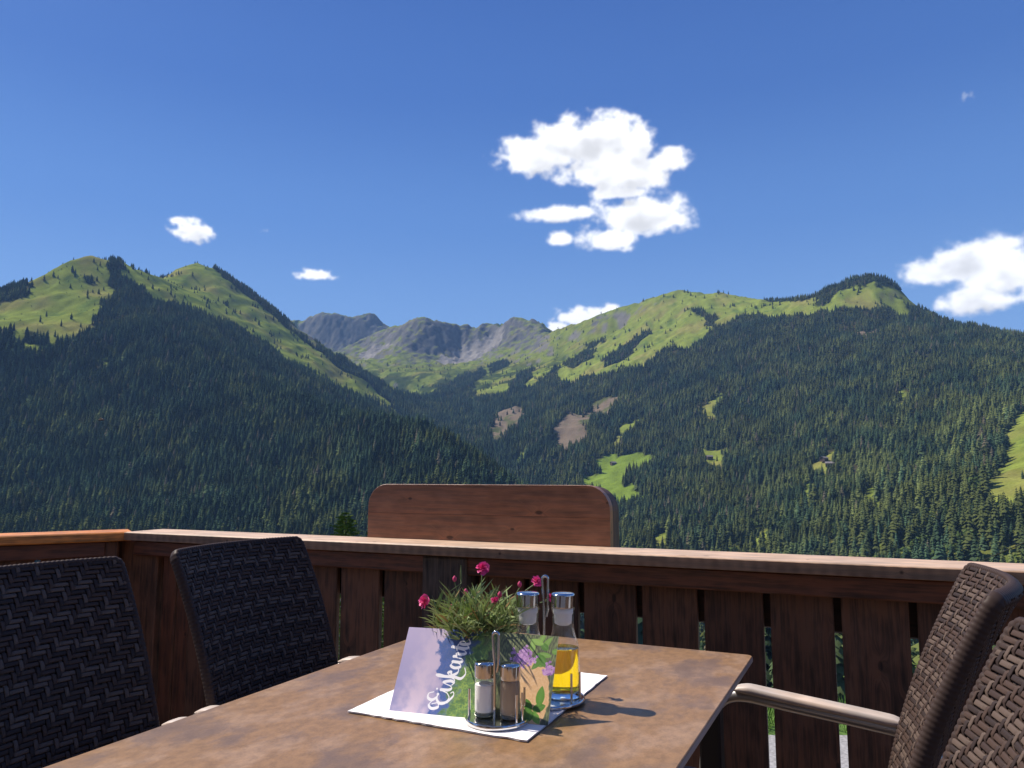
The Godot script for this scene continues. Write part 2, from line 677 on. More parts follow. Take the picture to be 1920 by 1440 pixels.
func patina() -> Image:
	var w := 768
	var h := 512
	var n := FastNoiseLite.new()
	n.seed = 61
	n.fractal_octaves = 6
	n.fractal_gain = 0.55
	n.frequency = 0.006
	n.domain_warp_enabled = true
	n.domain_warp_amplitude = 35.0
	n.domain_warp_frequency = 0.012
	var f := FastNoiseLite.new()
	f.seed = 62
	f.fractal_octaves = 4
	f.frequency = 0.05
	var rust := Color(0.245, 0.138, 0.062)
	var light := Color(0.285, 0.175, 0.100)
	var grey := Color(0.165, 0.107, 0.076)
	var dark := Color(0.105, 0.066, 0.047)
	var data := PackedByteArray()
	data.resize(w * h * 3)
	var at := 0
	for y in h:
		for x in w:
			var a := n.get_noise_2d(x, y * 1.6)
			var b := n.get_noise_2d(x * 1.7 + 900.0, y * 2.6)
			var d := f.get_noise_2d(x, y * 1.5)
			var c := rust.lerp(light, smoothstep(-0.1, 0.4, b))
			c = c.lerp(grey, smoothstep(-0.04, 0.40, a) * 0.75)
			c = c.lerp(dark, smoothstep(0.22, 0.6, a + d * 0.35 - b * 0.2) * 0.45)
			c = c * (1.0 + d * 0.28 + f.get_noise_2d(x * 5.0, y * 8.0) * 0.22)
			c = c.linear_to_srgb()
			data[at] = clampi(int(c.r * 255), 0, 255)
			data[at + 1] = clampi(int(c.g * 255), 0, 255)
			data[at + 2] = clampi(int(c.b * 255), 0, 255)
			at += 3
	return Image.create_from_data(w, h, false, Image.FORMAT_RGB8, data)


# ------------------------------------------------------------------ the land; x to the right, Z = depth away from the viewer, heights in metres above the deck
const CO := 60.0
const CX0 := -2820.0
const CZ0 := -600.0
const CNX := 97
const CNZ := 133
var coarse := PackedFloat32Array()
var land_x := PackedFloat32Array()
var land_z := PackedFloat32Array()
var land_h := PackedFloat32Array()
var big := FastNoiseLite.new()
var fine := FastNoiseLite.new()
var clump := FastNoiseLite.new()
var zones := []  # [class, outline, box]


func cubic(a: float, b: float, c: float, d: float, t: float) -> float:
	return b + 0.5 * t * (c - a + t * (2.0 * a - 5.0 * b + 4.0 * c - d + t * (3.0 * (b - c) + d - a)))


func base_height(x: float, z: float) -> float:
	var u := (x - CX0) / CO
	var w := (z - CZ0) / CO
	var i := clampi(int(u), 1, CNX - 3)
	var j := clampi(int(w), 1, CNZ - 3)
	u -= i
	w -= j
	var k := (j - 1) * CNX + i - 1
	var r0 := cubic(coarse[k], coarse[k + 1], coarse[k + 2], coarse[k + 3], u)
	k += CNX
	var r1 := cubic(coarse[k], coarse[k + 1], coarse[k + 2], coarse[k + 3], u)
	k += CNX
	var r2 := cubic(coarse[k], coarse[k + 1], coarse[k + 2], coarse[k + 3], u)
	k += CNX
	var r3 := cubic(coarse[k], coarse[k + 1], coarse[k + 2], coarse[k + 3], u)
	return cubic(r0, r1, r2, r3, w)


func height(x: float, z: float) -> float:
	var h := base_height(x, z)
	if z < 60.0:
		return h
	var rocky := clampf((z - 4200.0) / 700.0, 0.0, 1.0)
	var amp := clampf(z / 1800.0, 0.05, 1.0)
	var g := big.get_noise_2d(x, z)
	var f := fine.get_noise_2d(x, z)
	return h + amp * (g * 13.0 + f * 5.0 - absf(big.get_noise_2d(x * 2.0 + 333.0, z * 1.1)) * 28.0 + 7.0) - rocky * (absf(big.get_noise_2d(x * 1.3, z * 1.3)) * 36.0 - 8.0 + absf(fine.get_noise_2d(x, z)) * 24.0 + absf(fine.get_noise_2d(x * 2.7 + 71.0, z * 2.2)) * 16.0 - 5.0)


func zone(x: float, z: float) -> int:
	# ragged borders
	var s := clampf(z / 2500.0, 0.25, 1.4)
	var p := Vector2(x + clump.get_noise_2d(x * 1.3, z * 1.3) * 26.0 * s, z + clump.get_noise_2d(x * 1.3 + 500.0, z * 1.3) * 40.0 * s)
	var found := 6 if z > 3650.0 else 0
	for q in zones:
		if q[2].has_point(p) and Geometry2D.is_point_in_polygon(p, q[1]):
			found = q[0]
	return found


func make_terrain() -> void:
	big.seed = 1
	big.frequency = 1.0 / 420.0
	big.fractal_octaves = 4
	fine.seed = 2
	fine.frequency = 1.0 / 110.0
	fine.fractal_octaves = 3
	clump.seed = 3
	clump.frequency = 1.0 / 150.0
	clump.fractal_octaves = 3
	for kind in [[1, poly_meadow], [2, poly_bright], [3, poly_clear], [4, poly_rock], [5, poly_scree], [0, poly_woods]]:
		for o in kind[1]:
			var b := Rect2(o[0], Vector2.ZERO)
			for p in o:
				b = b.expand(p)
			zones.append([kind[0], o, b])
	# hills through surveyed points
	var px := PackedFloat32Array()
	var pz := PackedFloat32Array()
	var pw := PackedFloat32Array()
	for l in [hills_a, hills_b, hills_c, hills_d]:
		for k in range(0, l.size(), 3):
			px.append(l[k] / 1000.0)
			pz.append(l[k + 1] / 1000.0)
			pw.append(l[k + 2])
	coarse.resize(CNX * CNZ)
	for j in CNZ:
		for i in CNX:
			var x := (CX0 + i * CO) / 1000.0
			var z := (CZ0 + j * CO) / 1000.0
			var h: float = hills_plane[0] + hills_plane[1] * x + hills_plane[2] * z
			for k in px.size():
				var dx := x - px[k]
				var dz := z - pz[k]
				h += pw[k] * sqrt(dx * dx + dz * dz)
			coarse[j * CNX + i] = h + EYE.y
	var z := -420.0
	while z < 7150.0:
		land_z.append(z)
		z += 40.0 if z < -20.0 else 10.0 if z < 60.0 else 14.0 if z < 700.0 else 12.0 if z < 3700.0 else 14.0
	var x := -2640.0
	while x < 2700.0:
		land_x.append(x)
		x += 12.0
	var nx := land_x.size()
	var nz := land_z.size()
	land_h.resize(nx * nz)
	for j in nz:
		for i in nx:
			if absf(land_x[i]) < 0.85 * land_z[j] + 420.0:
				land_h[j * nx + i] = height(land_x[i], land_z[j])
			else:
				land_h[j * nx + i] = base_height(land_x[i], land_z[j])
	var v := PackedVector3Array()
	var n := PackedVector3Array()
	var c := PackedColorArray()
	v.resize(nx * nz)
	n.resize(nx * nz)
	c.resize(nx * nz)
	for j in nz:
		for i in nx:
			var k := j * nx + i
			v[k] = Vector3(land_x[i], land_h[k], -land_z[j])
			var i0 := maxi(i - 1, 0)
			var i1 := mini(i + 1, nx - 1)
			var j0 := maxi(j - 1, 0)
			var j1 := mini(j + 1, nz - 1)
			var gx := (land_h[j * nx + i1] - land_h[j * nx + i0]) / (land_x[i1] - land_x[i0])
			var gz := (land_h[j1 * nx + i] - land_h[j0 * nx + i]) / (land_z[j1] - land_z[j0])
			n[k] = Vector3(-gx, 1.0, gz).normalized()
			c[k] = ground_color(land_x[i], land_z[j], land_h[k], sqrt(gx * gx + gz * gz)) if absf(land_x[i]) < 0.85 * land_z[j] + 420.0 else Color(0.06, 0.08, 0.03)
	var idx := PackedInt32Array()
	for j in nz - 1:
		for i in nx - 1:
			if absf(land_x[i]) > 0.82 * land_z[j] + 400.0:
				continue
			var k := j * nx + i
			idx.append_array([k, k + nx, k + nx + 1, k, k + nx + 1, k + 1])
	var arr := []
	arr.resize(Mesh.ARRAY_MAX)
	arr[Mesh.ARRAY_VERTEX] = v
	arr[Mesh.ARRAY_NORMAL] = n
	arr[Mesh.ARRAY_COLOR] = c
	arr[Mesh.ARRAY_INDEX] = idx
	var m := ArrayMesh.new()
	m.add_surface_from_arrays(Mesh.PRIMITIVE_TRIANGLES, arr)
	one("terrain", m, mats.land).set_meta("kind", "structure")


func ground_color(x: float, z: float, h: float, slope: float) -> Color:
	var k := zone(x, z)
	var a := clump.get_noise_2d(x * 0.7, z * 0.7)
	var b := fine.get_noise_2d(x * 1.7, z * 0.8)
	var meadow := Color(0.315, 0.385, 0.070).lerp(Color(0.37, 0.355, 0.10), smoothstep(-0.1, 0.6, a + b * 0.3)).lerp(Color(0.20, 0.28, 0.055), smoothstep(0.2, 0.6, b - a * 0.5))
	meadow = meadow * (1.0 + 0.24 * fine.get_noise_2d(x * 4.0, z * 1.6) + 0.15 * big.get_noise_2d(x * 9.0, z * 4.0))
	match k:
		0:
			var floor_tone := Color(0.050, 0.068, 0.022).lerp(Color(0.085, 0.075, 0.04), smoothstep(-0.2, 0.4, b))
			return floor_tone.lerp(meadow * 0.8, smoothstep(1500.0, 900.0, z) * smoothstep(100.0, 400.0, x) * 0.8)
		1:
			if z > 3650.0:
				# high bowl: dwarf pine, grass and stones in patches
				var p := clump.get_noise_2d(x * 1.2, z * 0.9) + fine.get_noise_2d(x * 1.1, z) * 0.5
				var c := (meadow * 0.85).lerp(Color(0.055, 0.085, 0.028), smoothstep(-0.14, 0.06, p) * 0.9 * clampf((680.0 - h) / 160.0, 0.0, 1.0))
				return c.lerp(Color(0.27, 0.255, 0.235), smoothstep(0.62, 0.95, slope + b * 0.4 - smoothstep(620.0, 520.0, h) * 0.5 - (0.35 if x > 220.0 else 0.0)))
			return meadow.lerp(Color(0.26, 0.225, 0.16), smoothstep(1.05, 1.4, slope + b * 0.45) * 0.55)
		2:
			return Color(0.25, 0.36, 0.055) * (1.0 + 0.15 * b)
		3:
			return Color(0.30, 0.235, 0.165).lerp(Color(0.14, 0.16, 0.06), smoothstep(0.05, 0.4, a + b))
		4:
			var band := sin(h * 0.16 + a * 9.0) * 0.5 + 0.5
			var r := Color(0.165, 0.165, 0.17).lerp(Color(0.25, 0.24, 0.225), clampf(band * 0.7 + b * 0.6 + fine.get_noise_2d(x * 4.0, z * 1.2) * 0.7, 0.0, 1.0))
			return r.lerp(meadow * 0.85, smoothstep(0.95, 0.55, slope + b * 0.35 - a * 0.2) * 0.8)
		5:
			return Color(0.40, 0.375, 0.345) * (1.0 + 0.25 * fine.get_noise_2d(x * 2.5, z * 0.4))
		_:
			return Color(0.06, 0.09, 0.03).lerp(meadow, smoothstep(-0.1, 0.2, a + b))


# ------------------------------------------------------------------ spruces
func spruce(seed_: int, tiers: int, blades: int, spread := 0.15) -> Array:
	# one metre tall: [crown, trunk]
	var r := RandomNumberGenerator.new()
	r.seed = seed_
	var g := Geo.new()
	var slim := spread * r.randf_range(0.9, 1.1)
	for k in tiers:
		var t := float(k) / (tiers - 1)
		var y := lerpf(0.06, 0.965, t)
		var rad := slim * pow(1.0 - t, 0.7) * (1.0 - 0.25 * smoothstep(0.25, 0.0, t)) + 0.006
		var turn := r.randf() * TAU
		for b in blades:
			var a := turn + TAU * (b + r.randf_range(-0.3, 0.3)) / blades
			var l := rad * r.randf_range(0.65, 1.2)
			var out := Vector3(cos(a), 0, sin(a))
			var side := Vector3(-sin(a), 0, cos(a))
			var droop := l * r.randf_range(0.35, 0.8)
			var root := Vector3(0, y + 0.035, 0)
			var tip := out * l + Vector3(0, y - droop, 0)
			var mid := out * l * 0.55 + Vector3(0, y + 0.016 - droop * 0.4, 0)
			var wd := l * r.randf_range(0.32, 0.5)
			g.tint = Color.WHITE * r.randf_range(0.8, 1.3)
			g.tint.a = 1.0
			var i := g.add(root)
			g.add(mid + side * wd - Vector3(0, wd * 0.5, 0))
			g.add(tip)
			g.add(mid - side * wd - Vector3(0, wd * 0.5, 0))
			g.add(mid + Vector3(0, 0.012, 0))
			g.tri(i, i + 4, i + 1)
			g.tri(i + 4, i + 2, i + 1)
			g.tri(i, i + 3, i + 4)
			g.tri(i + 4, i + 3, i + 2)
	# leader
	g.tint = Color.WHITE
	g.tube([Vector3(0, 0.92, 0), Vector3(0, 1.0, 0)], [0.006, 0.001], 3, false)
	var tr := Geo.new()
	tr.tint = Color(1.5, 1.1, 0.9)
	tr.tube([Vector3(0, -0.04, 0), Vector3(0, 0.5, 0), Vector3(0, 0.95, 0)], [0.016, 0.010, 0.002], 5, false)
	return [g, tr]


func bushy() -> ArrayMesh:
	# one metre tall, rounded and ragged
	var r := RandomNumberGenerator.new()
	r.seed = 808
	var g := Geo.new()
	for k in 90:
		var d := Vector3(r.randfn(), r.randfn() * 0.9, r.randfn()).normalized()
		var p := d * r.randf_range(0.22, 0.46) * Vector3(0.9, 1, 0.9) + Vector3(0, 0.5, 0)
		var s := d.cross(Vector3(r.randfn(), r.randfn(), r.randfn())).normalized() * r.randf_range(0.08, 0.16)
		var t := (d.cross(s).normalized() + d * 0.6).normalized() * r.randf_range(0.1, 0.2)
		g.tint = Color.WHITE * r.randf_range(0.75, 1.25)
		g.tint.a = 1
		g.quad(p - s, p + t * 0.2, p + s + t, p + t)
	g.tint = Color(0.8, 0.6, 0.5)
	g.tube([Vector3(0, -0.1, 0), Vector3(0, 0.5, 0)], [0.03, 0.015], 4, false)
	return g.mesh(true)


func joined(parts: Array) -> ArrayMesh:
	var g := Geo.new()
	for p in parts:
		var o := g.v.size()
		g.v.append_array(p.v)
		g.uv.append_array(p.uv)
		g.col.append_array(p.col)
		for k in p.idx:
			g.idx.append(k + o)
	return g.mesh(true)


func make_trees() -> void:
	var r := RandomNumberGenerator.new()
	r.seed = 12
	var kinds := []
	for k in 4:
		kinds.append(spruce(70 + k, 13, 7, [0.23, 0.26, 0.20, 0.28][k]))
	var whole := kinds.map(joined)
	whole.append(bushy())
	# what the near land hides from the balcony is left out; a margin keeps it right from a step aside
	var bins := 400
	var top := PackedFloat32Array()
	top.resize(bins)
	top.fill(-9.0)
	var nx := land_x.size()
	var found := []  # [size as seen, transform, color, place, kind]
	var row := 0
	while land_z[row] < 240.0:
		row += 1
	for j in range(row, land_z.size() - 1):
		var z0 := land_z[j]
		if z0 > 4700.0:
			break
		var dz := land_z[j + 1] - z0
		var step := 9.0 if z0 < 1500.0 else 9.2 if z0 < 2600.0 else 10.2
		var x := -0.76 * z0 - 30.0
		var per := step * step / dz
		while x < 0.76 * z0 + 30.0:
			x += per
			var px := x + r.randf_range(-0.5, 0.5) * per
			var pz := z0 + r.randf() * dz
			var keep := r.randf()
			var size := r.randf()
			var tint := r.randf()
			var az := px / pz
			if absf(az) > 0.78:
				continue
			var u := (px - land_x[0]) / 12.0
			var i := clampi(int(u), 0, nx - 2)
			u -= i
			var w := (pz - z0) / dz
			var h := lerpf(lerpf(land_h[j * nx + i], land_h[j * nx + i + 1], u), lerpf(land_h[(j + 1) * nx + i], land_h[(j + 1) * nx + i + 1], u), w)
			var slope := (h - EYE.y) / pz
			if slope < -0.125 and not (az > 0.02 and az < 0.65 and slope > -0.33 and pz < 1200.0):
				continue
			if slope + 32.0 / pz < top[clampi(int((az + 0.8) / 1.6 * bins), 0, bins - 1)] - 0.006:
				continue
			var k := zone(px, pz)
			var open := clump.get_noise_2d(px * 1.1 + 90.0, pz * 0.8)
			var p := 0.0
			var tall := 0.0
			var high := clampf((h - 330.0) / 260.0, 0.0, 1.0)
			match k:
				0:
					p = lerpf(1.0, 0.55, smoothstep(0.12, 0.45, open))
					if px > 150.0 and pz < 1700.0:
						p *= 0.85 - 0.45 * smoothstep(0.0, 0.35, clump.get_noise_2d(px * 2.6, pz * 1.6 + 900.0))
					tall = lerpf(11.0, 31.0, sqrt(size)) * (1.18 if pz < 1250.0 else 1.0) * lerpf(1.0, 0.72, high)
					if pz > 3300.0:
						p *= 0.75
				1:
					p = 0.045 if pz > 2150.0 and pz < 2800.0 and px < -900.0 and h > 560.0 else 0.010
					var cl := clump.get_noise_2d(px * 2.2 + 300.0, pz * 1.5)
					if pz > 2450.0 and px < -300.0 and pz < 3700.0:
						p = 0.018 + 0.42 * smoothstep(0.32, 0.48, cl)
					elif pz < 3600.0 and px > 0.0:
						p = 0.006 + 0.30 * smoothstep(0.36, 0.48, cl)
					elif pz >= 3600.0:
						p = 0.015 + 0.22 * smoothstep(0.2, 0.4, cl) * clampf((560.0 - h) / 120.0, 0.0, 1.0)
					tall = lerpf(9.0, 21.0, size)
				3:
					p = 0.02
					tall = lerpf(14.0, 24.0, size)
				6:
					p = 0.25 if open > 0.0 and h < 560.0 else 0.02
					tall = lerpf(8.0, 18.0, size)
			var shrub := false
			if keep > p:
				# juniper and alder scrub on the meadows
				if k != 1 or pz < 1500.0 or keep > p + 0.012 + 0.16 * smoothstep(0.2, 0.5, clump.get_noise_2d(px * 3.1 + 60.0, pz * 2.0)):
					continue
				shrub = true
				tall = lerpf(1.6, 4.2, size * size)
			var turn := Basis(Vector3.UP, tint * 40.0)
			var wide := lerpf(0.85, 1.3, fmod(tint * 7.3, 1.0))
			var basis := turn.scaled(Vector3(tall * wide, tall, tall * wide))
			var at := Vector3(px, h - 0.4, -pz)
			# blackish spruce on the left, browner and lighter stands low on the right
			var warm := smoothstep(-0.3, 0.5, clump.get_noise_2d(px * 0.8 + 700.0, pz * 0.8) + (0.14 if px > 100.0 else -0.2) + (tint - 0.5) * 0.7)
			var stand := clump.get_noise_2d(px * 1.7 - 400.0, pz * 1.7)  # also tints whole clumps lighter and darker, imitating sunlit clumps and shadows
			tall *= 1.0 + 0.35 * stand
			basis = turn.scaled(Vector3(tall * wide, tall, tall * wide))
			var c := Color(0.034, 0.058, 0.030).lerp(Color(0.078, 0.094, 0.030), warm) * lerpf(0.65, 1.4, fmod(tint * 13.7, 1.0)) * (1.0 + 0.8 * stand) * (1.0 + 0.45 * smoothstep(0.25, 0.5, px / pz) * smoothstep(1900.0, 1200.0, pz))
			var shape := int(tint * 3.999)
			if fmod(tint * 57.0, 1.0) < 0.025:
				c = Color(0.13, 0.115, 0.075)  # bare or browning
			if shrub:
				shape = 4
				c = Color(0.05, 0.075, 0.025)
			elif k == 0 and px > 0.0 and h < 130.0 and fmod(tint * 31.0, 1.0) < 0.07:
				# a few broad-leaved trees low in the valley
				shape = 4
				tall *= 0.55
				c = Color(0.085, 0.125, 0.035)
			if shape == 4:
				basis = turn.scaled(Vector3(tall * 1.2, tall, tall * 1.2))
			c.a = 1.0
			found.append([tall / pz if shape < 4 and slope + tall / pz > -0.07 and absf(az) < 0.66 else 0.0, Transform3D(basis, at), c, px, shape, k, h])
		for b in bins:
			var az := (b + 0.5) / bins * 1.6 - 0.8
			var i := clampi(int((az * z0 - land_x[0]) / 12.0), 0, nx - 1)
			top[b] = maxf(top[b], (land_h[j * nx + i] - EYE.y) / z0)
	found.sort_custom(func(a, b): return a[0] > b[0])
	# the three hundred that show largest, each a tree of its own
	var tints := []
	for k in 5:
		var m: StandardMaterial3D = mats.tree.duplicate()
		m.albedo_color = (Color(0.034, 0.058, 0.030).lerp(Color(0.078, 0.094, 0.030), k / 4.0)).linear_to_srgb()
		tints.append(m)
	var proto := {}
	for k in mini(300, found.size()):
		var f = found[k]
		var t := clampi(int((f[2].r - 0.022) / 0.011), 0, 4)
		var key := Vector2i(f[4], t)
		var left: bool = f[3] < 0.0
		var side: float = f[3] / -f[1].origin.z
		var where := 0 if side < -0.5 else 1 if side < -0.19 else 2 if left else 3 if side < 0.37 else 4
		var label: String = ["dark spruce in the closed left-hand forest, seen above the orange hand rail", "dark spruce in the closed left-hand forest, left of the rounded board", "dark spruce on the left-hand slope, seen just over the rounded board", "tall spruce low on the right-hand slope, just right of the rounded board", "tall spruce low on the right-hand slope, near the right-edge clearing"][where]
		var group: String = ["spruces above the orange hand rail", "spruces left of the rounded board", "spruces over the rounded board", "spruces right of the rounded board", "spruces near the right edge"][where]
		var o: Node3D
		if proto.has(key):
			o = proto[key].duplicate()
			o.name = numbered("spruce_tree")
			add_child(o)
		else:
			o = Node3D.new()
			o.name = numbered("spruce_tree")
			add_child(o)
			part("crown", kinds[f[4]][0].mesh(true), tints[t], o)
			part("trunk", kinds[f[4]][1].mesh(), mats.bark, o)
			proto[key] = o
		o.transform = f[1]
		tag(o, label, "tree", group)
	# all the others
	var names := {"left": "dark spruce forest covering the left-hand mountain below its meadows", "right": "spruce forest covering the long right-hand mountainside", "scrub": "low green scrub and rounded broad-leaved trees dotted over the slopes", "sparse": "scattered small spruces standing on the high meadows"}
	var sets := {}
	for k in range(mini(300, found.size()), found.size()):
		var f = found[k]
		var key := [("scrub" if f[4] == 4 else "sparse" if f[5] == 1 or f[5] == 6 else "left" if f[3] < -150.0 else "right"), f[4]]
		if not sets.has(key):
			sets[key] = []
		sets[key].append(f)
	for key in sets:
		var mm := MultiMesh.new()
		mm.transform_format = MultiMesh.TRANSFORM_3D
		mm.use_colors = true
		mm.mesh = whole[key[1]]
		mm.instance_count = sets[key].size()
		for k in sets[key].size():
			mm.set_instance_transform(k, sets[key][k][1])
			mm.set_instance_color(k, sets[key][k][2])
		var o := MultiMeshInstance3D.new()
		o.name = numbered("scrub" if key[0] == "scrub" else "meadow_trees" if key[0] == "sparse" else "spruce_forest")
		o.multimesh = mm
		o.material_override = mats.tree
		add_child(o)
		tag(o, names[key[0]], "forest")
		o.set_meta("kind", "stuff")
		o.set_meta("group", names[key[0]])


func land_at(x: float, z: float) -> float:
	return height(x, z)


func make_huts() -> void:
	var spots := [[279, 2130, 0.5, "small brown hut at the upper left edge of the bright green pasture"], [391, 2066, -0.3, "brown hut at the upper right corner of the bright green pasture"], [488, 1910, 0.2, "hut in the small clearing right of the bright pasture"], [621, 1538, 0.7, "small hut in the pale clearing of the right-hand forest"], [619, 1506, -0.5, "grey-roofed hut at the right end of the pale clearing, the rightmost hut"], [202, 2122, 0.1, "tiny hut beside the trees at the left end of the bright pasture"]]
	for s in spots:
		var big_one := 1.15
		var o := thing("alpine_hut", s[3], "hut", Transform3D(Basis(Vector3.UP, s[2]).scaled(Vector3.ONE * big_one), Vector3(s[0], land_at(s[0], s[1]) + 0.5, -s[1])), "huts on the far slope")
		var g := Geo.new()
		g.box(Vector3(0, 2.0, 0), Vector3(13, 6.0, 9), 0.02)
		for sd in [-1.0, 1.0]:
			if sd > 0:
				g.tri3(Vector3(6.5, 5.0, -4.5) , Vector3(6.5, 7.6, 0), Vector3(6.5, 5.0, 4.5))
			else:
				g.tri3(Vector3(-6.5, 5.0, 4.5), Vector3(-6.5, 7.6, 0), Vector3(-6.5, 5.0, -4.5))
		part("wall", g.mesh(), mats.hut_wall, o)
		var rf := Geo.new()
		for sd in [-1.0, 1.0]:
			var q := Geo.new()
			q.box(Vector3.ZERO, Vector3(15, 0.3, 6.2), 0.05)
			var tf := Transform3D(Basis(Vector3.RIGHT, 0.52 * sd), Vector3(0, 6.35, 2.5 * sd))
			var first := rf.v.size()
			for k in q.v.size():
				rf.add(tf * q.v[k])
			for k in q.idx:
				rf.idx.append(k + first)
		part("roof", rf.mesh(), mats.hut_roof, o)
		for k in 3:
			var wg := Geo.new()
			wg.box(Vector3(-4.0 + k * 4.0, 2.6, 4.52), Vector3(1.2, 1.4, 0.1), 0.02)
			part("window", wg.mesh(), mats.frame_dark, o)


# ------------------------------------------------------------------ below the balcony
func make_yard() -> void:
	var g := Geo.new()
	g.quad(Vector3(-30, -2.4, 14), Vector3(30, -2.4, 14), Vector3(30, -2.4, -11.0), Vector3(-30, -2.4, -11.0))
	one("paved_yard", g.mesh(), mats.gravel).set_meta("kind", "structure")
	# a grass bank falling away beyond the paving
	var b := Geo.new()
	var rows := []
	var n := FastNoiseLite.new()
	n.frequency = 0.3
	for prof in [Vector2(10.9, -2.40), Vector2(11.1, -2.34), Vector2(11.9, -2.42), Vector2(13.5, -3.2), Vector2(17.0, -5.4), Vector2(23.0, -8.6), Vector2(30.0, -13.0)]:
		var row := PackedVector3Array()
		for i in 61:
			var x := -30.0 + i
			row.append(Vector3(x, prof.y + n.get_noise_2d(x, prof.x) * 0.08, -prof.x))
		rows.append(row)
	b.tint = Color(0.10, 0.19, 0.03)
	b.grid(rows)
	one("grass_bank", b.mesh(true), mats.grass).set_meta("kind", "structure")
	# tufts along it
	var tuft := Geo.new()
	for k in 14:
		var a := rng.randf() * TAU
		var l := rng.randf_range(0.10, 0.24)
		var o := Vector3(cos(a), 0, sin(a)) * rng.randf() * 0.06
		var lean := Vector3(cos(a), 0, sin(a)) * l * 0.5
		var sd := Vector3(-sin(a), 0, cos(a)) * 0.008
		tuft.tint = Color(0.11, 0.22, 0.03) * rng.randf_range(0.8, 1.3)
		tuft.tri3(o - sd, o + sd, o + lean + Vector3(0, l, 0))
	var mm := MultiMesh.new()
	mm.transform_format = MultiMesh.TRANSFORM_3D
	mm.mesh = tuft.mesh(true)
	mm.instance_count = 3000
	for k in 3000:
		var x := rng.randf_range(-6.0, 16.0)
		var z := rng.randf_range(11.0, 13.2)
		var y := -2.40 if z < 11.9 else -2.42 - (z - 11.9) * 0.49
		mm.set_instance_transform(k, Transform3D(Basis(Vector3.UP, rng.randf() * TAU).scaled(Vector3.ONE * rng.randf_range(0.7, 1.5)), Vector3(x, y, -z)))
	var o := MultiMeshInstance3D.new()
	o.name = "grass"
	o.multimesh = mm
	o.material_override = mats.grass
	add_child(o)
	tag(o, "bright green grass tufts along the bank below the balcony", "grass")
	o.set_meta("kind", "stuff")

# ------------------------------------------------------------------ the balcony
const ALONG := Vector2(0.9107, -0.4130)  # direction of the front railing (x, depth)
const OUT := Vector2(0.4130, 0.9107)     # away from the deck
const CORNER := Vector2(-1.3875, 2.7988) # inner edge of the hand rail at the left corner


func rail_frame(s: float, n: float, y: float) -> Transform3D:
	# a frame on the front railing: x along it, z towards the deck
	var p := CORNER + ALONG * s + OUT * n
	return Transform3D(Basis(Vector3(ALONG.x, 0, -ALONG.y), Vector3.UP, Vector3(-OUT.x, 0, OUT.y)), flat(p.x, y, p.y))


func side_frame(o: Vector2, dir: Vector2, s: float, n: float, y: float) -> Transform3D:
	# like rail_frame for any railing; n runs outwards (to the left of dir)
	var out := Vector2(-dir.y, dir.x)
	var p := o + dir * s + out * n
	return Transform3D(Basis(Vector3(dir.x, 0, -dir.y), Vector3.UP, Vector3(-out.x, 0, out.y)), flat(p.x, y, p.y))


func plank(called: String, size: Vector3, mat: Material, parent: Node3D, at: Transform3D, bevel := 0.004) -> MeshInstance3D:
	var g := Geo.new()
	g.box(Vector3.ZERO, size, bevel, Vector2(rng.randf() * 7.0, rng.randf() * 7.0))
	return part(called, g.mesh(), mat, parent, at)


func upright(f: Transform3D) -> Transform3D:
	return f * Transform3D(Basis(Vector3(0, 0, 1), PI / 2), Vector3.ZERO)


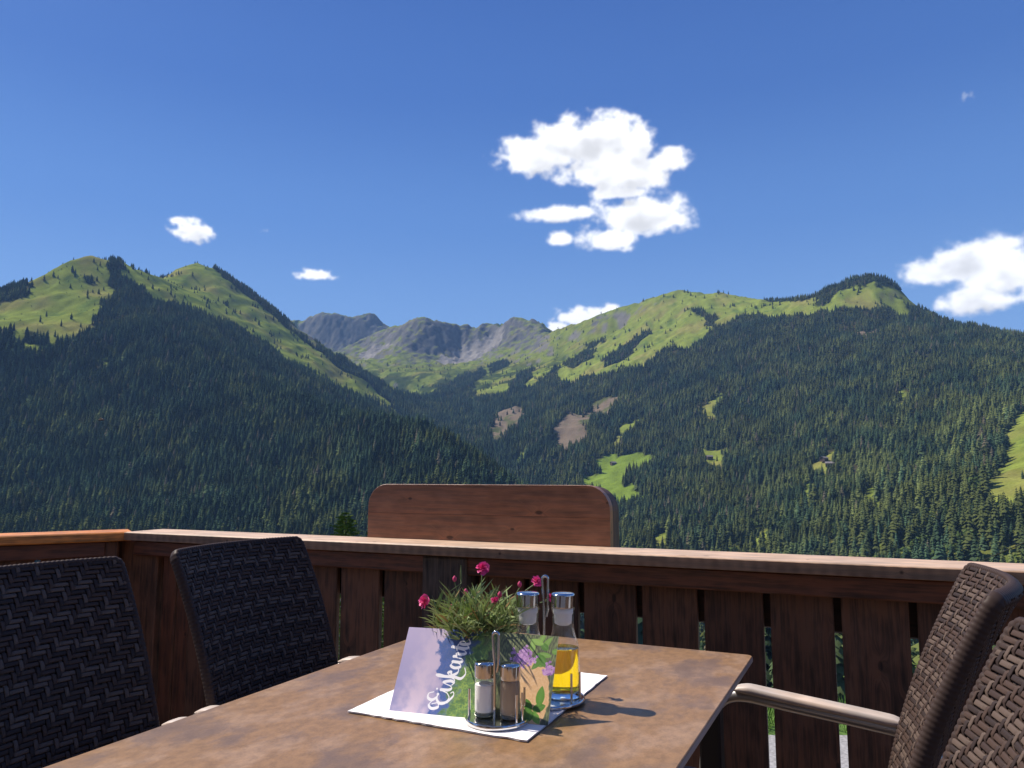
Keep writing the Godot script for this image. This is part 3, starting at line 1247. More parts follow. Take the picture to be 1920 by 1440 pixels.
func make_railings() -> void:
	# deck boards under the table
	var floor_ := Node3D.new()
	floor_.name = "deck_floor"
	add_child(floor_)
	floor_.set_meta("kind", "structure")
	for k in 30:
		plank("floor_board", Vector3(6.6, 0.03, 0.138), mats.deck, floor_, rail_frame(1.7, -0.02 - k * 0.145, -0.015))
	# joists and outer face so that the deck has thickness
	for k in 4:
		plank("joist", Vector3(4.4, 0.16, 0.09), mats.outer, floor_, rail_frame(-0.9 + k * 1.7, -2.1, -0.115) * Transform3D(Basis(Vector3.UP, PI / 2), Vector3.ZERO))

	# front railing
	var o := thing("balcony_railing", "dark brown slatted railing with a pale weathered hand rail, running across the balcony front", "railing")
	# hand rail: one long board, its saw-marked narrow face towards the deck
	var cap := Geo.new()
	cap.box(Vector3.ZERO, Vector3(3.05, 0.0295, 0.168), 0.004, Vector2(0.3, 0.1))
	part("hand_rail", cap.mesh(), mats.cap, o, rail_frame(1.525, 0.085, 0.89))
	var face := Geo.new()
	face.box(Vector3.ZERO, Vector3(3.05, 0.0275, 0.004), 0.0015, Vector2(0.1, 0.3))
	part("sawn_face", face.mesh(), mats.saw, o, rail_frame(1.525, -0.0015, 0.8895))
	plank("top_rail", Vector3(3.0, 0.052, 0.03), mats.rail_red, o, rail_frame(1.52, 0.038, 0.8475))
	plank("outer_board", Vector3(3.0, 0.13, 0.028), mats.outer, o, rail_frame(1.52, 0.112, 0.792))
	plank("bottom_rail", Vector3(3.0, 0.07, 0.035), mats.outer, o, rail_frame(1.52, 0.112, 0.13))
	# slats; the post takes the place of one
	var s := 0.2525
	var k := 0
	var kinds := [mats.slat, mats.slat_b, mats.slat_c]
	while s < 3.0:
		if not (s > 1.22 and s < 1.37):
			var w := 0.1445
			var g := Geo.new()
			g.box(Vector3.ZERO, Vector3(0.80, w, 0.022), 0.003, Vector2(rng.randf() * 7.0, rng.randf() * 7.0))
			part("slat", g.mesh(), kinds[k % 3], o, upright(rail_frame(s + w * 0.5, 0.077 + rng.randf_range(-0.0015, 0.0015), 0.45)))
		s += 0.1618
		k += 1
	plank("post", Vector3(0.872, 0.145, 0.10), mats.post_grey, o, upright(rail_frame(1.30, 0.062, 0.436)), 0.006)
	plank("corner_post", Vector3(0.872, 0.235, 0.11), mats.slat_b, o, upright(rail_frame(-0.002, 0.10, 0.436)), 0.006)
	for q in 2:
		plank("slat", Vector3(0.80, 0.066, 0.022), mats.rail_red, o, upright(rail_frame(0.155 + q * 0.072, 0.077, 0.45)))

	# the left-hand railing turns towards the viewer
	var dir := Vector2(0.852, 0.523)
	var start := CORNER - dir * 2.2
	var l := thing("balcony_railing", "slatted railing on the left with an orange-stained hand rail", "railing")
	plank("hand_rail", Vector3(2.225, 0.032, 0.16), mats.cap_orange, l, side_frame(start, dir, 1.115, 0.08, 0.8885))
	plank("top_rail", Vector3(2.15, 0.055, 0.03), mats.rail_red, l, side_frame(start, dir, 1.07, 0.05, 0.8445))
	plank("bottom_rail", Vector3(2.15, 0.07, 0.035), mats.outer, l, side_frame(start, dir, 1.07, 0.11, 0.13))
	for q in 13:
		plank("slat", Vector3(0.80, 0.145, 0.022), kinds[q % 3], l, upright(side_frame(start, dir, 2.02 - q * 0.162, 0.085, 0.45)))
	plank("post", Vector3(0.872, 0.10, 0.10), mats.slat, l, upright(side_frame(start, dir, 2.14, 0.10, 0.436)), 0.006)

	# the right-hand railing starts beyond the front one
	var rdir := Vector2(0.76, -0.65)
	var rstart := CORNER + ALONG * 3.06 + OUT * 0.004
	var rr := thing("balcony_railing", "short end of the right-hand railing behind the wicker chair", "railing")
	plank("hand_rail", Vector3(1.4, 0.031, 0.16), mats.cap, rr, side_frame(rstart, rdir, 0.64, 0.09, 0.8888))
	plank("top_rail", Vector3(1.4, 0.055, 0.03), mats.rail_red, rr, side_frame(rstart, rdir, 0.70, 0.05, 0.8445))
	plank("post", Vector3(0.872, 0.24, 0.12), mats.slat_b, rr, upright(rail_frame(3.13, 0.105, 0.436)), 0.006)
	for q in 8:
		plank("slat", Vector3(0.80, 0.145, 0.022), kinds[q % 3], rr, upright(side_frame(rstart, rdir, 0.26 + q * 0.162, 0.085, 0.45)))


func make_board() -> void:
	var o := thing("timber_board", "reddish-brown board with rounded upper corners standing up behind the hand rail", "board", rail_frame(1.3445, 0.16, 0.0))
	var half := 0.413
	var top := 1.078
	var low := 0.72
	var seam := 0.985
	var r := 0.072
	# upper board with rounded corners
	var up := PackedVector2Array([Vector2(-half, seam + 0.0001), Vector2(half, seam + 0.0001)])
	for k in 9:
		var a := PI / 2 * k / 8.0
		up.append(Vector2(half - r + r * cos(a), top - r + r * sin(a)))
	for k in 9:
		var a := PI / 2 + PI / 2 * k / 8.0
		up.append(Vector2(-half + r + r * cos(a), top - r + r * sin(a)))
	var g := Geo.new()
	g.slab(up, -0.028, 0.0, 0.0010, Vector2(0.05, 0.72))
	part("upper_plank", g.mesh(), mats.board_b, o)
	var dn := PackedVector2Array([Vector2(-half, low), Vector2(half, low), Vector2(half, seam - 0.0001), Vector2(-half, seam - 0.0001)])
	var g2 := Geo.new()
	g2.slab(dn, -0.028, 0.0, 0.0003, Vector2(0.35, 0.05))
	part("lower_plank", g2.mesh(), mats.board_b, o)
	# the thick body behind
	var body := PackedVector2Array([Vector2(-half + 0.004, low), Vector2(half - 0.004, low)])
	for p in up.slice(2):
		body.append(Vector2(p.x - signf(p.x) * 0.004, p.y - 0.004))
	var g3 := Geo.new()
	g3.slab(body, -0.104, -0.030, 0.004, Vector2(0.7, 0.2))
	part("body", g3.mesh(), mats.board_dark, o)


func make_unseen_house() -> void:
	# unseen house wall behind the viewer, placed to light the railing's inner faces warmly
	var o := thing("unseen_house", "unseen plastered house wall behind the viewer, placed to light the inner railing faces", "house", rail_frame(1.5, -4.55, 0.0))
	var g := Geo.new()
	g.box(Vector3(-2.4, 1.2, 0.15), Vector3(3.6, 7.4, 0.3), 0.01)
	g.box(Vector3(2.2, 1.2, 0.15), Vector3(3.6, 7.4, 0.3), 0.01)
	g.box(Vector3(-0.1, 3.5, 0.15), Vector3(1.0, 2.8, 0.3), 0.005)
	part("wall", g.mesh(), mats.plaster, o)
	plank("door", Vector3(0.98, 2.08, 0.06), mats.slat_b, o, Transform3D(Basis.IDENTITY, Vector3(-0.1, 1.05, 0.2)))  # door and windows are out of view too, detail of the unseen wall
	for x in [-2.2, 2.2]:
		var w := plank("window", Vector3(1.2, 1.1, 0.06), mats.slat_b, o, Transform3D(Basis.IDENTITY, Vector3(x, 1.5, -0.02)))
		plank("pane", Vector3(1.04, 0.94, 0.02), mats.pane, w, Transform3D(Basis.IDENTITY, Vector3(0, 0, -0.03)))


# ------------------------------------------------------------------ the table
const TABLE := Vector2(-0.1595, 1.8952)  # its far left corner
const T_WIDE := 0.710
const T_A := Vector2(0.9052, -0.4250)  # along its far edge (x, depth)
const T_O := Vector2(0.4250, 0.9052)
const T_LONG := 1.02


func on_table(a: float, b: float, y := 0.0) -> Vector3:  # a to the right along the far edge, b from the far edge towards the viewer
	var p := TABLE + T_A * a - T_O * b
	return flat(p.x, 0.75 + y, p.y)


func make_table() -> void:
	var f := Transform3D(Basis(Vector3(T_A.x, 0, -T_A.y), Vector3.UP, Vector3(-T_O.x, 0, T_O.y)), on_table(T_WIDE / 2, T_LONG / 2, -0.75))
	var o := thing("table", "rectangular table with a thin rust-brown patinated top and dark frame", "table", f)
	# top: rounded corners, thin dark core
	var c := PackedVector2Array()
	for q in [[1, 1, 0], [-1, 1, 1], [-1, -1, 2], [1, -1, 3]]:
		for k in 6:
			var a: float = PI / 2 * (q[2] + k / 5.0)
			c.append(Vector2(q[0] * (T_WIDE / 2 - 0.014) + 0.014 * cos(a), q[1] * (T_LONG / 2 - 0.014) + 0.014 * sin(a)))
	var top := Geo.new()
	top.slab(c, 0.0, 0.0126, 0.0014)
	for k in top.v.size():
		top.uv[k] = Vector2(top.v[k].y / 1.05 + 0.5, top.v[k].x / 0.72 + 0.5)
	var lay := Transform3D(Basis(Vector3(1, 0, 0), Vector3(0, 0, -1), Vector3(0, 1, 0)), Vector3(0, 0.7374, 0))
	part("table_top", top.mesh(), mats.table, o, lay)
	var rim := Geo.new()
	var ring := []
	for e in [[0.0002, 0.0020], [0.0009, 0.0030], [0.0009, 0.0096], [0.0002, 0.0106]]:
		var row := PackedVector3Array()
		for p in c:
			row.append(Vector3(p.x + signf(p.x) * e[0], p.y + signf(p.y) * e[0], e[1]))
		ring.append(row)
	rim.grid(ring, true)
	part("edge_band", rim.mesh(), mats.table_edge, o, lay)
	for q in [[1, 0], [-1, 0]]:
		var g := Geo.new()
		g.box(Vector3(q[0] * (T_WIDE / 2 - 0.07), 0.716, 0), Vector3(0.03, 0.04, T_LONG - 0.2), 0.003)
		part("apron", g.mesh(), mats.frame_dark, o)
	for q in [1, -1]:
		var g := Geo.new()
		g.box(Vector3(0, 0.716, q * (T_LONG / 2 - 0.085)), Vector3(T_WIDE - 0.17, 0.04, 0.03), 0.003)
		part("apron", g.mesh(), mats.frame_dark, o)
	for sx in [-1, 1]:
		for sz in [-1, 1]:
			var g := Geo.new()
			g.box(Vector3(sx * (T_WIDE / 2 - 0.07), 0.358, sz * (T_LONG / 2 - 0.085)), Vector3(0.04, 0.675, 0.04), 0.004)
			part("leg", g.mesh(), mats.frame_dark, o)


# ------------------------------------------------------------------ wicker chairs; local x forwards, z to the side, origin on the floor under the seat
const HALF := 0.200
const B_LOW := 0.40
const B_TOP := 0.940
const FRONT := 0.0085


func back_at(u: float, v: float, off := 0.0) -> Vector3:
	var x := -0.165 - 0.075 * v - 0.125 * v * v + 0.042 * u * u * (0.3 + 0.7 * v)
	var y := lerpf(B_LOW, B_TOP, v)
	var n := Vector3(1.0, (0.075 + 0.25 * v) / (B_TOP - B_LOW), 0).normalized()
	return Vector3(x, y, u * HALF * lerpf(0.97, 1.0, v)) + n * off


func ribbon(g: Geo, pts: Array, sides: Array, ups: Array, half_w: float, half_t: float) -> void:
	var rows := []
	for k in pts.size():
		var ring := PackedVector3Array()
		for q in [Vector2(1, 0), Vector2(0.55, 0.9), Vector2(-0.55, 0.9), Vector2(-1, 0), Vector2(-0.55, -0.9), Vector2(0.55, -0.9)]:
			ring.append(pts[k] + sides[k] * q.x * half_w + ups[k] * q.y * half_t)
		rows.append(ring)
	g.grid(rows, true)


func weave_height(i: int, j: int) -> float:  # twill: the flat strand goes over three and under two
	return 1.0 if posmod(i + j, 5) < 3 else -1.0


func chair_meshes() -> Dictionary:
	var d := {}
	var cols := 48
	var rows := 68
	var lift := 0.0020
	# flat strands across
	d.weft = []
	for j in rows:
		var g := Geo.new()
		var p := []
		var s := []
		var n := []
		var v := (j + 0.5 + rng.randf_range(-0.09, 0.09)) / rows
		for k in range(0, cols * 3 + 1):
			var u := float(k) / (cols * 3) * 2.0 - 1.0
			var i := k / 3
			var h := weave_height(i, j)
			if k % 3 == 0:
				h = (h + weave_height(i - 1, j)) * 0.5
			var a := back_at(u, v, FRONT + h * lift)
			var up := (back_at(u, v + 0.01) - back_at(u, v - 0.01)).normalized()
			p.append(a)
			s.append(up)
			n.append(up.cross((back_at(u + 0.02, v) - back_at(u - 0.02, v)).normalized()))
		ribbon(g, p, s, n, 0.0039, 0.0013)
		d.weft.append(g.mesh())
	# strands running up
	d.warp = []
	for i in cols:
		var g := Geo.new()
		var p := []
		var s := []
		var n := []
		var u := (i + 0.5 + rng.randf_range(-0.1, 0.1)) / cols * 2.0 - 1.0
		for k in range(0, rows * 3 + 1):
			var v := float(k) / (rows * 3)
			var j := k / 3
			var h := -weave_height(i, j)
			if k % 3 == 0:
				h = (h - weave_height(i, j - 1)) * 0.5
			p.append(back_at(u, v, FRONT + h * lift))
			var side := (back_at(u + 0.02, v) - back_at(u - 0.02, v)).normalized()
			s.append(side)
			n.append(side.cross((back_at(u, v + 0.01) - back_at(u, v - 0.01)).normalized()) * -1.0)
		ribbon(g, p, s, n, 0.0041, 0.0012)
		d.warp.append(g.mesh())
	# the same weave on the rear face, as one
	var rear := Geo.new()
	for l in [d.weft, d.warp]:
		for m in l:
			var arr: Array = m.surface_get_arrays(0)
			var o := rear.v.size()
			rear.v.append_array(arr[Mesh.ARRAY_VERTEX])
			rear.uv.append_array(arr[Mesh.ARRAY_TEX_UV])
			for k in arr[Mesh.ARRAY_INDEX]:
				rear.idx.append(k + o)
	d.rear = rear.mesh()
	# the wound border: left side, top, right side
	var path := []
	for k in 63:
		path.append(back_at(-1.0, k / 64.0))
	for k in range(1, 8):
		var a := PI / 2 * k / 8.0
		path.append(back_at(-1.0 + 0.05 * (1.0 - cos(a)), 62.5 / 64.0 + 0.0235 * sin(a)))
	for k in 51:
		path.append(back_at(-0.95 + 1.90 * k / 50.0, 1.0))
	for k in range(1, 8):
		var a := PI / 2 * k / 8.0
		path.append(back_at(0.95 + 0.05 * sin(a), 62.5 / 64.0 + 0.0235 * cos(a)))
	for k in 63:
		path.append(back_at(1.0, (62 - k) / 64.0))
	var even := []
	var carry := 0.0
	for k in path.size() - 1:
		var l: float = path[k].distance_to(path[k + 1])
		while carry < l:
			even.append(path[k].lerp(path[k + 1], carry / l))
			carry += 0.0021
		carry -= l
	var rad := []
	for k in even.size():
		rad.append(0.0072 + 0.0008 * absf(sin(PI * k / 4.0)))
	var b := Geo.new()
	b.tube(even, rad, 12, true, 1.65)
	d.border = b.mesh()
	# seat
	var st := Geo.new()
	var out := PackedVector2Array()
	for q in [[1, 1, 0], [-1, 1, 1], [-1, -1, 2], [1, -1, 3]]:
		for k in 5:
			var a: float = PI / 2 * (q[2] + k / 4.0)
			out.append(Vector2(q[0] * 0.17 + 0.05 * cos(a), q[1] * 0.17 + 0.05 * sin(a)))
	st.slab(out, -0.02, 0.02, 0.012)
	d.seat = st.mesh()
	# frame: each side is one bent tube, front leg, arm and back leg
	for sd in [-1.0, 1.0]:
		var w: float = sd * 0.228
		var g := Geo.new()
		var c := Curve3D.new()
		c.bake_interval = 0.012
		c.add_point(Vector3(0.215, 0.0, w * 1.02))
		c.add_point(Vector3(0.185, 0.50, w * 1.1), Vector3(0.012, -0.14, 0), Vector3(-0.012, 0.13, 0))
		c.add_point(Vector3(0.085, 0.648, w * 1.14), Vector3(0.07, 0.004, 0), Vector3(-0.09, -0.010, 0))
		c.add_point(Vector3(-0.195, 0.628, w * 1.0), Vector3(0.09, 0.011, 0), Vector3(-0.02, -0.003, 0))
		c.add_point(Vector3(-0.245, 0.603, w * 0.93), Vector3(0.02, 0.012, 0), Vector3(-0.012, -0.02, 0))
		c.add_point(Vector3(-0.262, 0.40, w * 0.95), Vector3(0.01, 0.12, 0), Vector3(-0.01, -0.1, 0))
		c.add_point(Vector3(-0.31, 0.0, w * 1.0))
		var t := Array(c.get_baked_points())
		g.tube(t, 0.0125, 10, true)
		d["frame%d" % sd] = g.mesh()
		# arm pad on the tube
		var pad := Geo.new()
		var rws := []
		var top_line := []
		for q in t:
			if q.y > 0.603 and q.x > -0.20 and q.x < 0.128:
				top_line.append(q)
		for k in top_line.size():
			var f := float(k) / (top_line.size() - 1)
			var e := minf(1.0, minf(f, 1.0 - f) * 14.0 + 0.12)
			e = sqrt(e)
			var tg: Vector3 = (top_line[mini(k + 1, top_line.size() - 1)] - top_line[maxi(k - 1, 0)]).normalized()
			var side := Vector3(0, 0, 1)
			var up := side.cross(tg).normalized()
			if up.y < 0:
				up = -up
			var ring := PackedVector3Array()
			for m in 14:
				var a := TAU * m / 14.0
				var sx := signf(cos(a)) * pow(absf(cos(a)), 0.6) * 0.0200 * (0.75 + 0.25 * e)
				var sy := signf(sin(a)) * pow(absf(sin(a)), 0.6) * 0.0092 * e
				ring.append(top_line[k] + side * sx + up * (sy + 0.0150))
			rws.append(ring)
		pad.grid(rws, true, Vector2(0.2, 0.4))
		var swap := PackedVector2Array()
		for q in pad.uv:
			swap.append(Vector2(q.y, q.x))
		pad.uv = swap
		for e in [0, rws.size() - 1]:
			var i := pad.add(top_line[e] + Vector3(0, 0.0150, 0))
			for q in rws[e]:
				pad.add(q)
			for m in 14:
				if e == 0:
					pad.tri(i, i + 1 + (m + 1) % 14, i + 1 + m)
				else:
					pad.tri(i, i + 1 + m, i + 1 + (m + 1) % 14)
		d["pad%d" % sd] = pad.mesh()
	return d


func make_chairs() -> void:
	var d := chair_meshes()
	var proto := Node3D.new()
	proto.name = numbered("wicker_chair")
	add_child(proto)
	for j in d.weft.size():
		part("strand", d.weft[j], mats.wicker[(j * 7 + j / 3) % 4], proto)
	for i in d.warp.size():
		part("upright_strand", d.warp[i], mats.wicker[(i * 5 + 1) % 4], proto)
	part("rear_weave", d.rear, mats.wicker[0], proto, Transform3D(Basis.IDENTITY, Vector3(-0.0165, -0.005, 0))).set_meta("kind", "stuff")
	part("border", d.border, mats.wicker[1], proto)
	part("seat", d.seat, mats.wicker[1], proto, Transform3D(Basis(Vector3(1, 0, 0), Vector3(0, 0, -1), Vector3(0, 1, 0)), Vector3(-0.075, 0.395, 0)))
	for sd in [-1, 1]:
		part("leg_frame", d["frame%d" % sd], mats.alu, proto)
		part("armrest", d["pad%d" % sd], mats.arm, proto)
	# [along the table edge, out from it, turn, right-hand side]
	var spots := [
		[-0.238, -0.095, 0.0, false, "dark wicker armchair in shade at the far left corner of the table"],
		[-0.775, -0.092, 0.0, false, "dark wicker armchair at the near left, cut by the picture's left edge"],
		[-0.195, 0.060, -0.04, true, "sunlit brown wicker armchair at the far right corner of the table"],
		[-0.795, 0.045, -0.03, true, "brown wicker armchair at the picture's right edge, nearest on that side"]]
	for k in spots.size():
		var q = spots[k]
		var o: Node3D = proto if k == 0 else proto.duplicate()
		if k > 0:
			o.name = numbered("wicker_chair")
			add_child(o)
		var p: Vector2 = TABLE + OUT * q[0] + ALONG * (T_WIDE + q[1] if q[3] else q[1])
		var fwd: Vector2 = -ALONG if q[3] else ALONG
		fwd = fwd.rotated(q[2])
		o.transform = Transform3D(Basis(Vector3(fwd.x, 0, -fwd.y), Vector3.UP, Vector3(fwd.x, 0, -fwd.y).cross(Vector3.UP)), flat(p.x, 0, p.y))
		tag(o, q[4], "chair", "wicker armchairs around the table")

# ------------------------------------------------------------------ what stands on the table
func make_table_setting() -> void:
	make_napkin()
	make_card()
	make_plant()
	make_cruet(Transform3D(Basis(Vector3.UP, -0.12), flat(0.054, 0.7532, 1.277)))
	make_shakers(Transform3D(Basis(Vector3.UP, -0.30), flat(-0.0213, 0.7535, 1.166)))


func make_napkin() -> void:
	# a folded white paper napkin, two thin layers, a little wavy
	var a := Vector2(-0.2492, 1.2169)
	var b := Vector2(0.0201, 1.0863)
	var c := Vector2(0.1693, 1.4234)
	var n := FastNoiseLite.new()
	n.seed = 8
	n.frequency = 9.0
	var o := thing("paper_napkin", "white folded paper napkin lying under the pot, the card and the shakers", "napkin", Transform3D(Basis.IDENTITY, flat(b.x, 0.75, b.y)))
	for layer in 2:
		var g := Geo.new()
		var rows := []
		var under := []
		var rows_n := 30
		for i in rows_n + 1:
			var row := PackedVector3Array()
			var row2 := PackedVector3Array()
			for j in rows_n + 1:
				var u := float(i) / rows_n
				var w := float(j) / rows_n
				var p := b.lerp(c, u) + (a - b) * w
				var edge := minf(minf(u, 1 - u), minf(w, 1 - w))
				var rough := n.get_noise_2d(p.x * 12.0, p.y * 12.0) * 0.0022 * smoothstep(0.02, 0.0, edge)
				p += Vector2(rough, rough)
				var lift := 0.0006 + layer * 0.0013 + (n.get_noise_2d(p.x * 3.0, p.y * 3.0 + layer * 0.4) + 0.6) * 0.0006
				lift += smoothstep(0.06, 0.0, edge) * (0.0003 + 0.0009 * maxf(0.0, n.get_noise_2d(p.x * 5.0, p.y * 5.0)))
				row.append(flat(p.x - b.x, lift + 0.0007, p.y - b.y))
				row2.append(flat(p.x - b.x, lift - (0.0002 if layer == 0 else -0.0001), p.y - b.y))
			rows.append(row)
			under.append(row2)
		rows.reverse()
		g.grid(rows)
		g.grid(under)
		# close the edges
		var top := rows.duplicate()
		top.reverse()
		for k in rows_n:
			g.quad(top[k][0], top[k + 1][0], under[k + 1][0], under[k][0])
			g.quad(under[k][rows_n], under[k + 1][rows_n], top[k + 1][rows_n], top[k][rows_n])
			g.quad(under[0][k], under[0][k + 1], top[0][k + 1], top[0][k])
			g.quad(top[rows_n][k], top[rows_n][k + 1], under[rows_n][k + 1], under[rows_n][k])
		part("layer", g.mesh(), mats.paper, o)


func stroke(im: Image, pts: Array, base: float, to_px: Callable, tone: Color) -> void:
	# a pen line through the points, thicker on the downstrokes
	var n := pts.size()
	for k in n - 1:
		var p0: Vector2 = pts[maxi(k - 1, 0)]
		var p1: Vector2 = pts[k]
		var p2: Vector2 = pts[k + 1]
		var p3: Vector2 = pts[mini(k + 2, n - 1)]
		var steps := int(p1.distance_to(p2) * 40.0) + 2
		for s in steps:
			var t := float(s) / steps
			var p := p1.cubic_interpolate(p2, p0, p3, t)
			var q := p1.cubic_interpolate(p2, p0, p3, t + 0.02)
			var d := (q - p).normalized()
			var r := base * (0.35 + 0.75 * clampf(-d.y * 0.9 + 0.1 * absf(d.x), 0.0, 1.0))
			dot(im, to_px.call(p), r, tone)


func dot(im: Image, c: Vector2, r: float, tone: Color) -> void:
	for y in range(int(c.y - r - 1), int(c.y + r + 2)):
		for x in range(int(c.x - r - 1), int(c.x + r + 2)):
			if x < 0 or y < 0 or x >= im.get_width() or y >= im.get_height():
				continue
			var a := clampf(r + 0.5 - Vector2(x + 0.5 - c.x, y + 0.5 - c.y).length(), 0.0, 1.0)
			if a > 0.0:
				im.set_pixel(x, y, im.get_pixel(x, y).lerp(tone, a))


func leaf_shape(im: Image, at: Vector2, dir: float, l: float, wide: float, c: Color) -> void:
	var d := Vector2.from_angle(dir)
	for k in 60:
		var t := k / 59.0
		var r := wide * sin(PI * pow(t, 0.8)) + 0.4
		dot(im, at + d * l * t, r, c)
	for k in 40:
		dot(im, at + d * l * k / 40.0, 0.7, c.lightened(0.35))
	for k in range(2, 8):
		for s in [-1.0, 1.0]:
			var p := at + d * l * k / 9.0
			var e := p + d.rotated(s * 0.9) * wide * 0.75 * sin(PI * k / 9.0)
			for m in 14:
				dot(im, p.lerp(e, m / 13.0), 0.5, c.lightened(0.22))


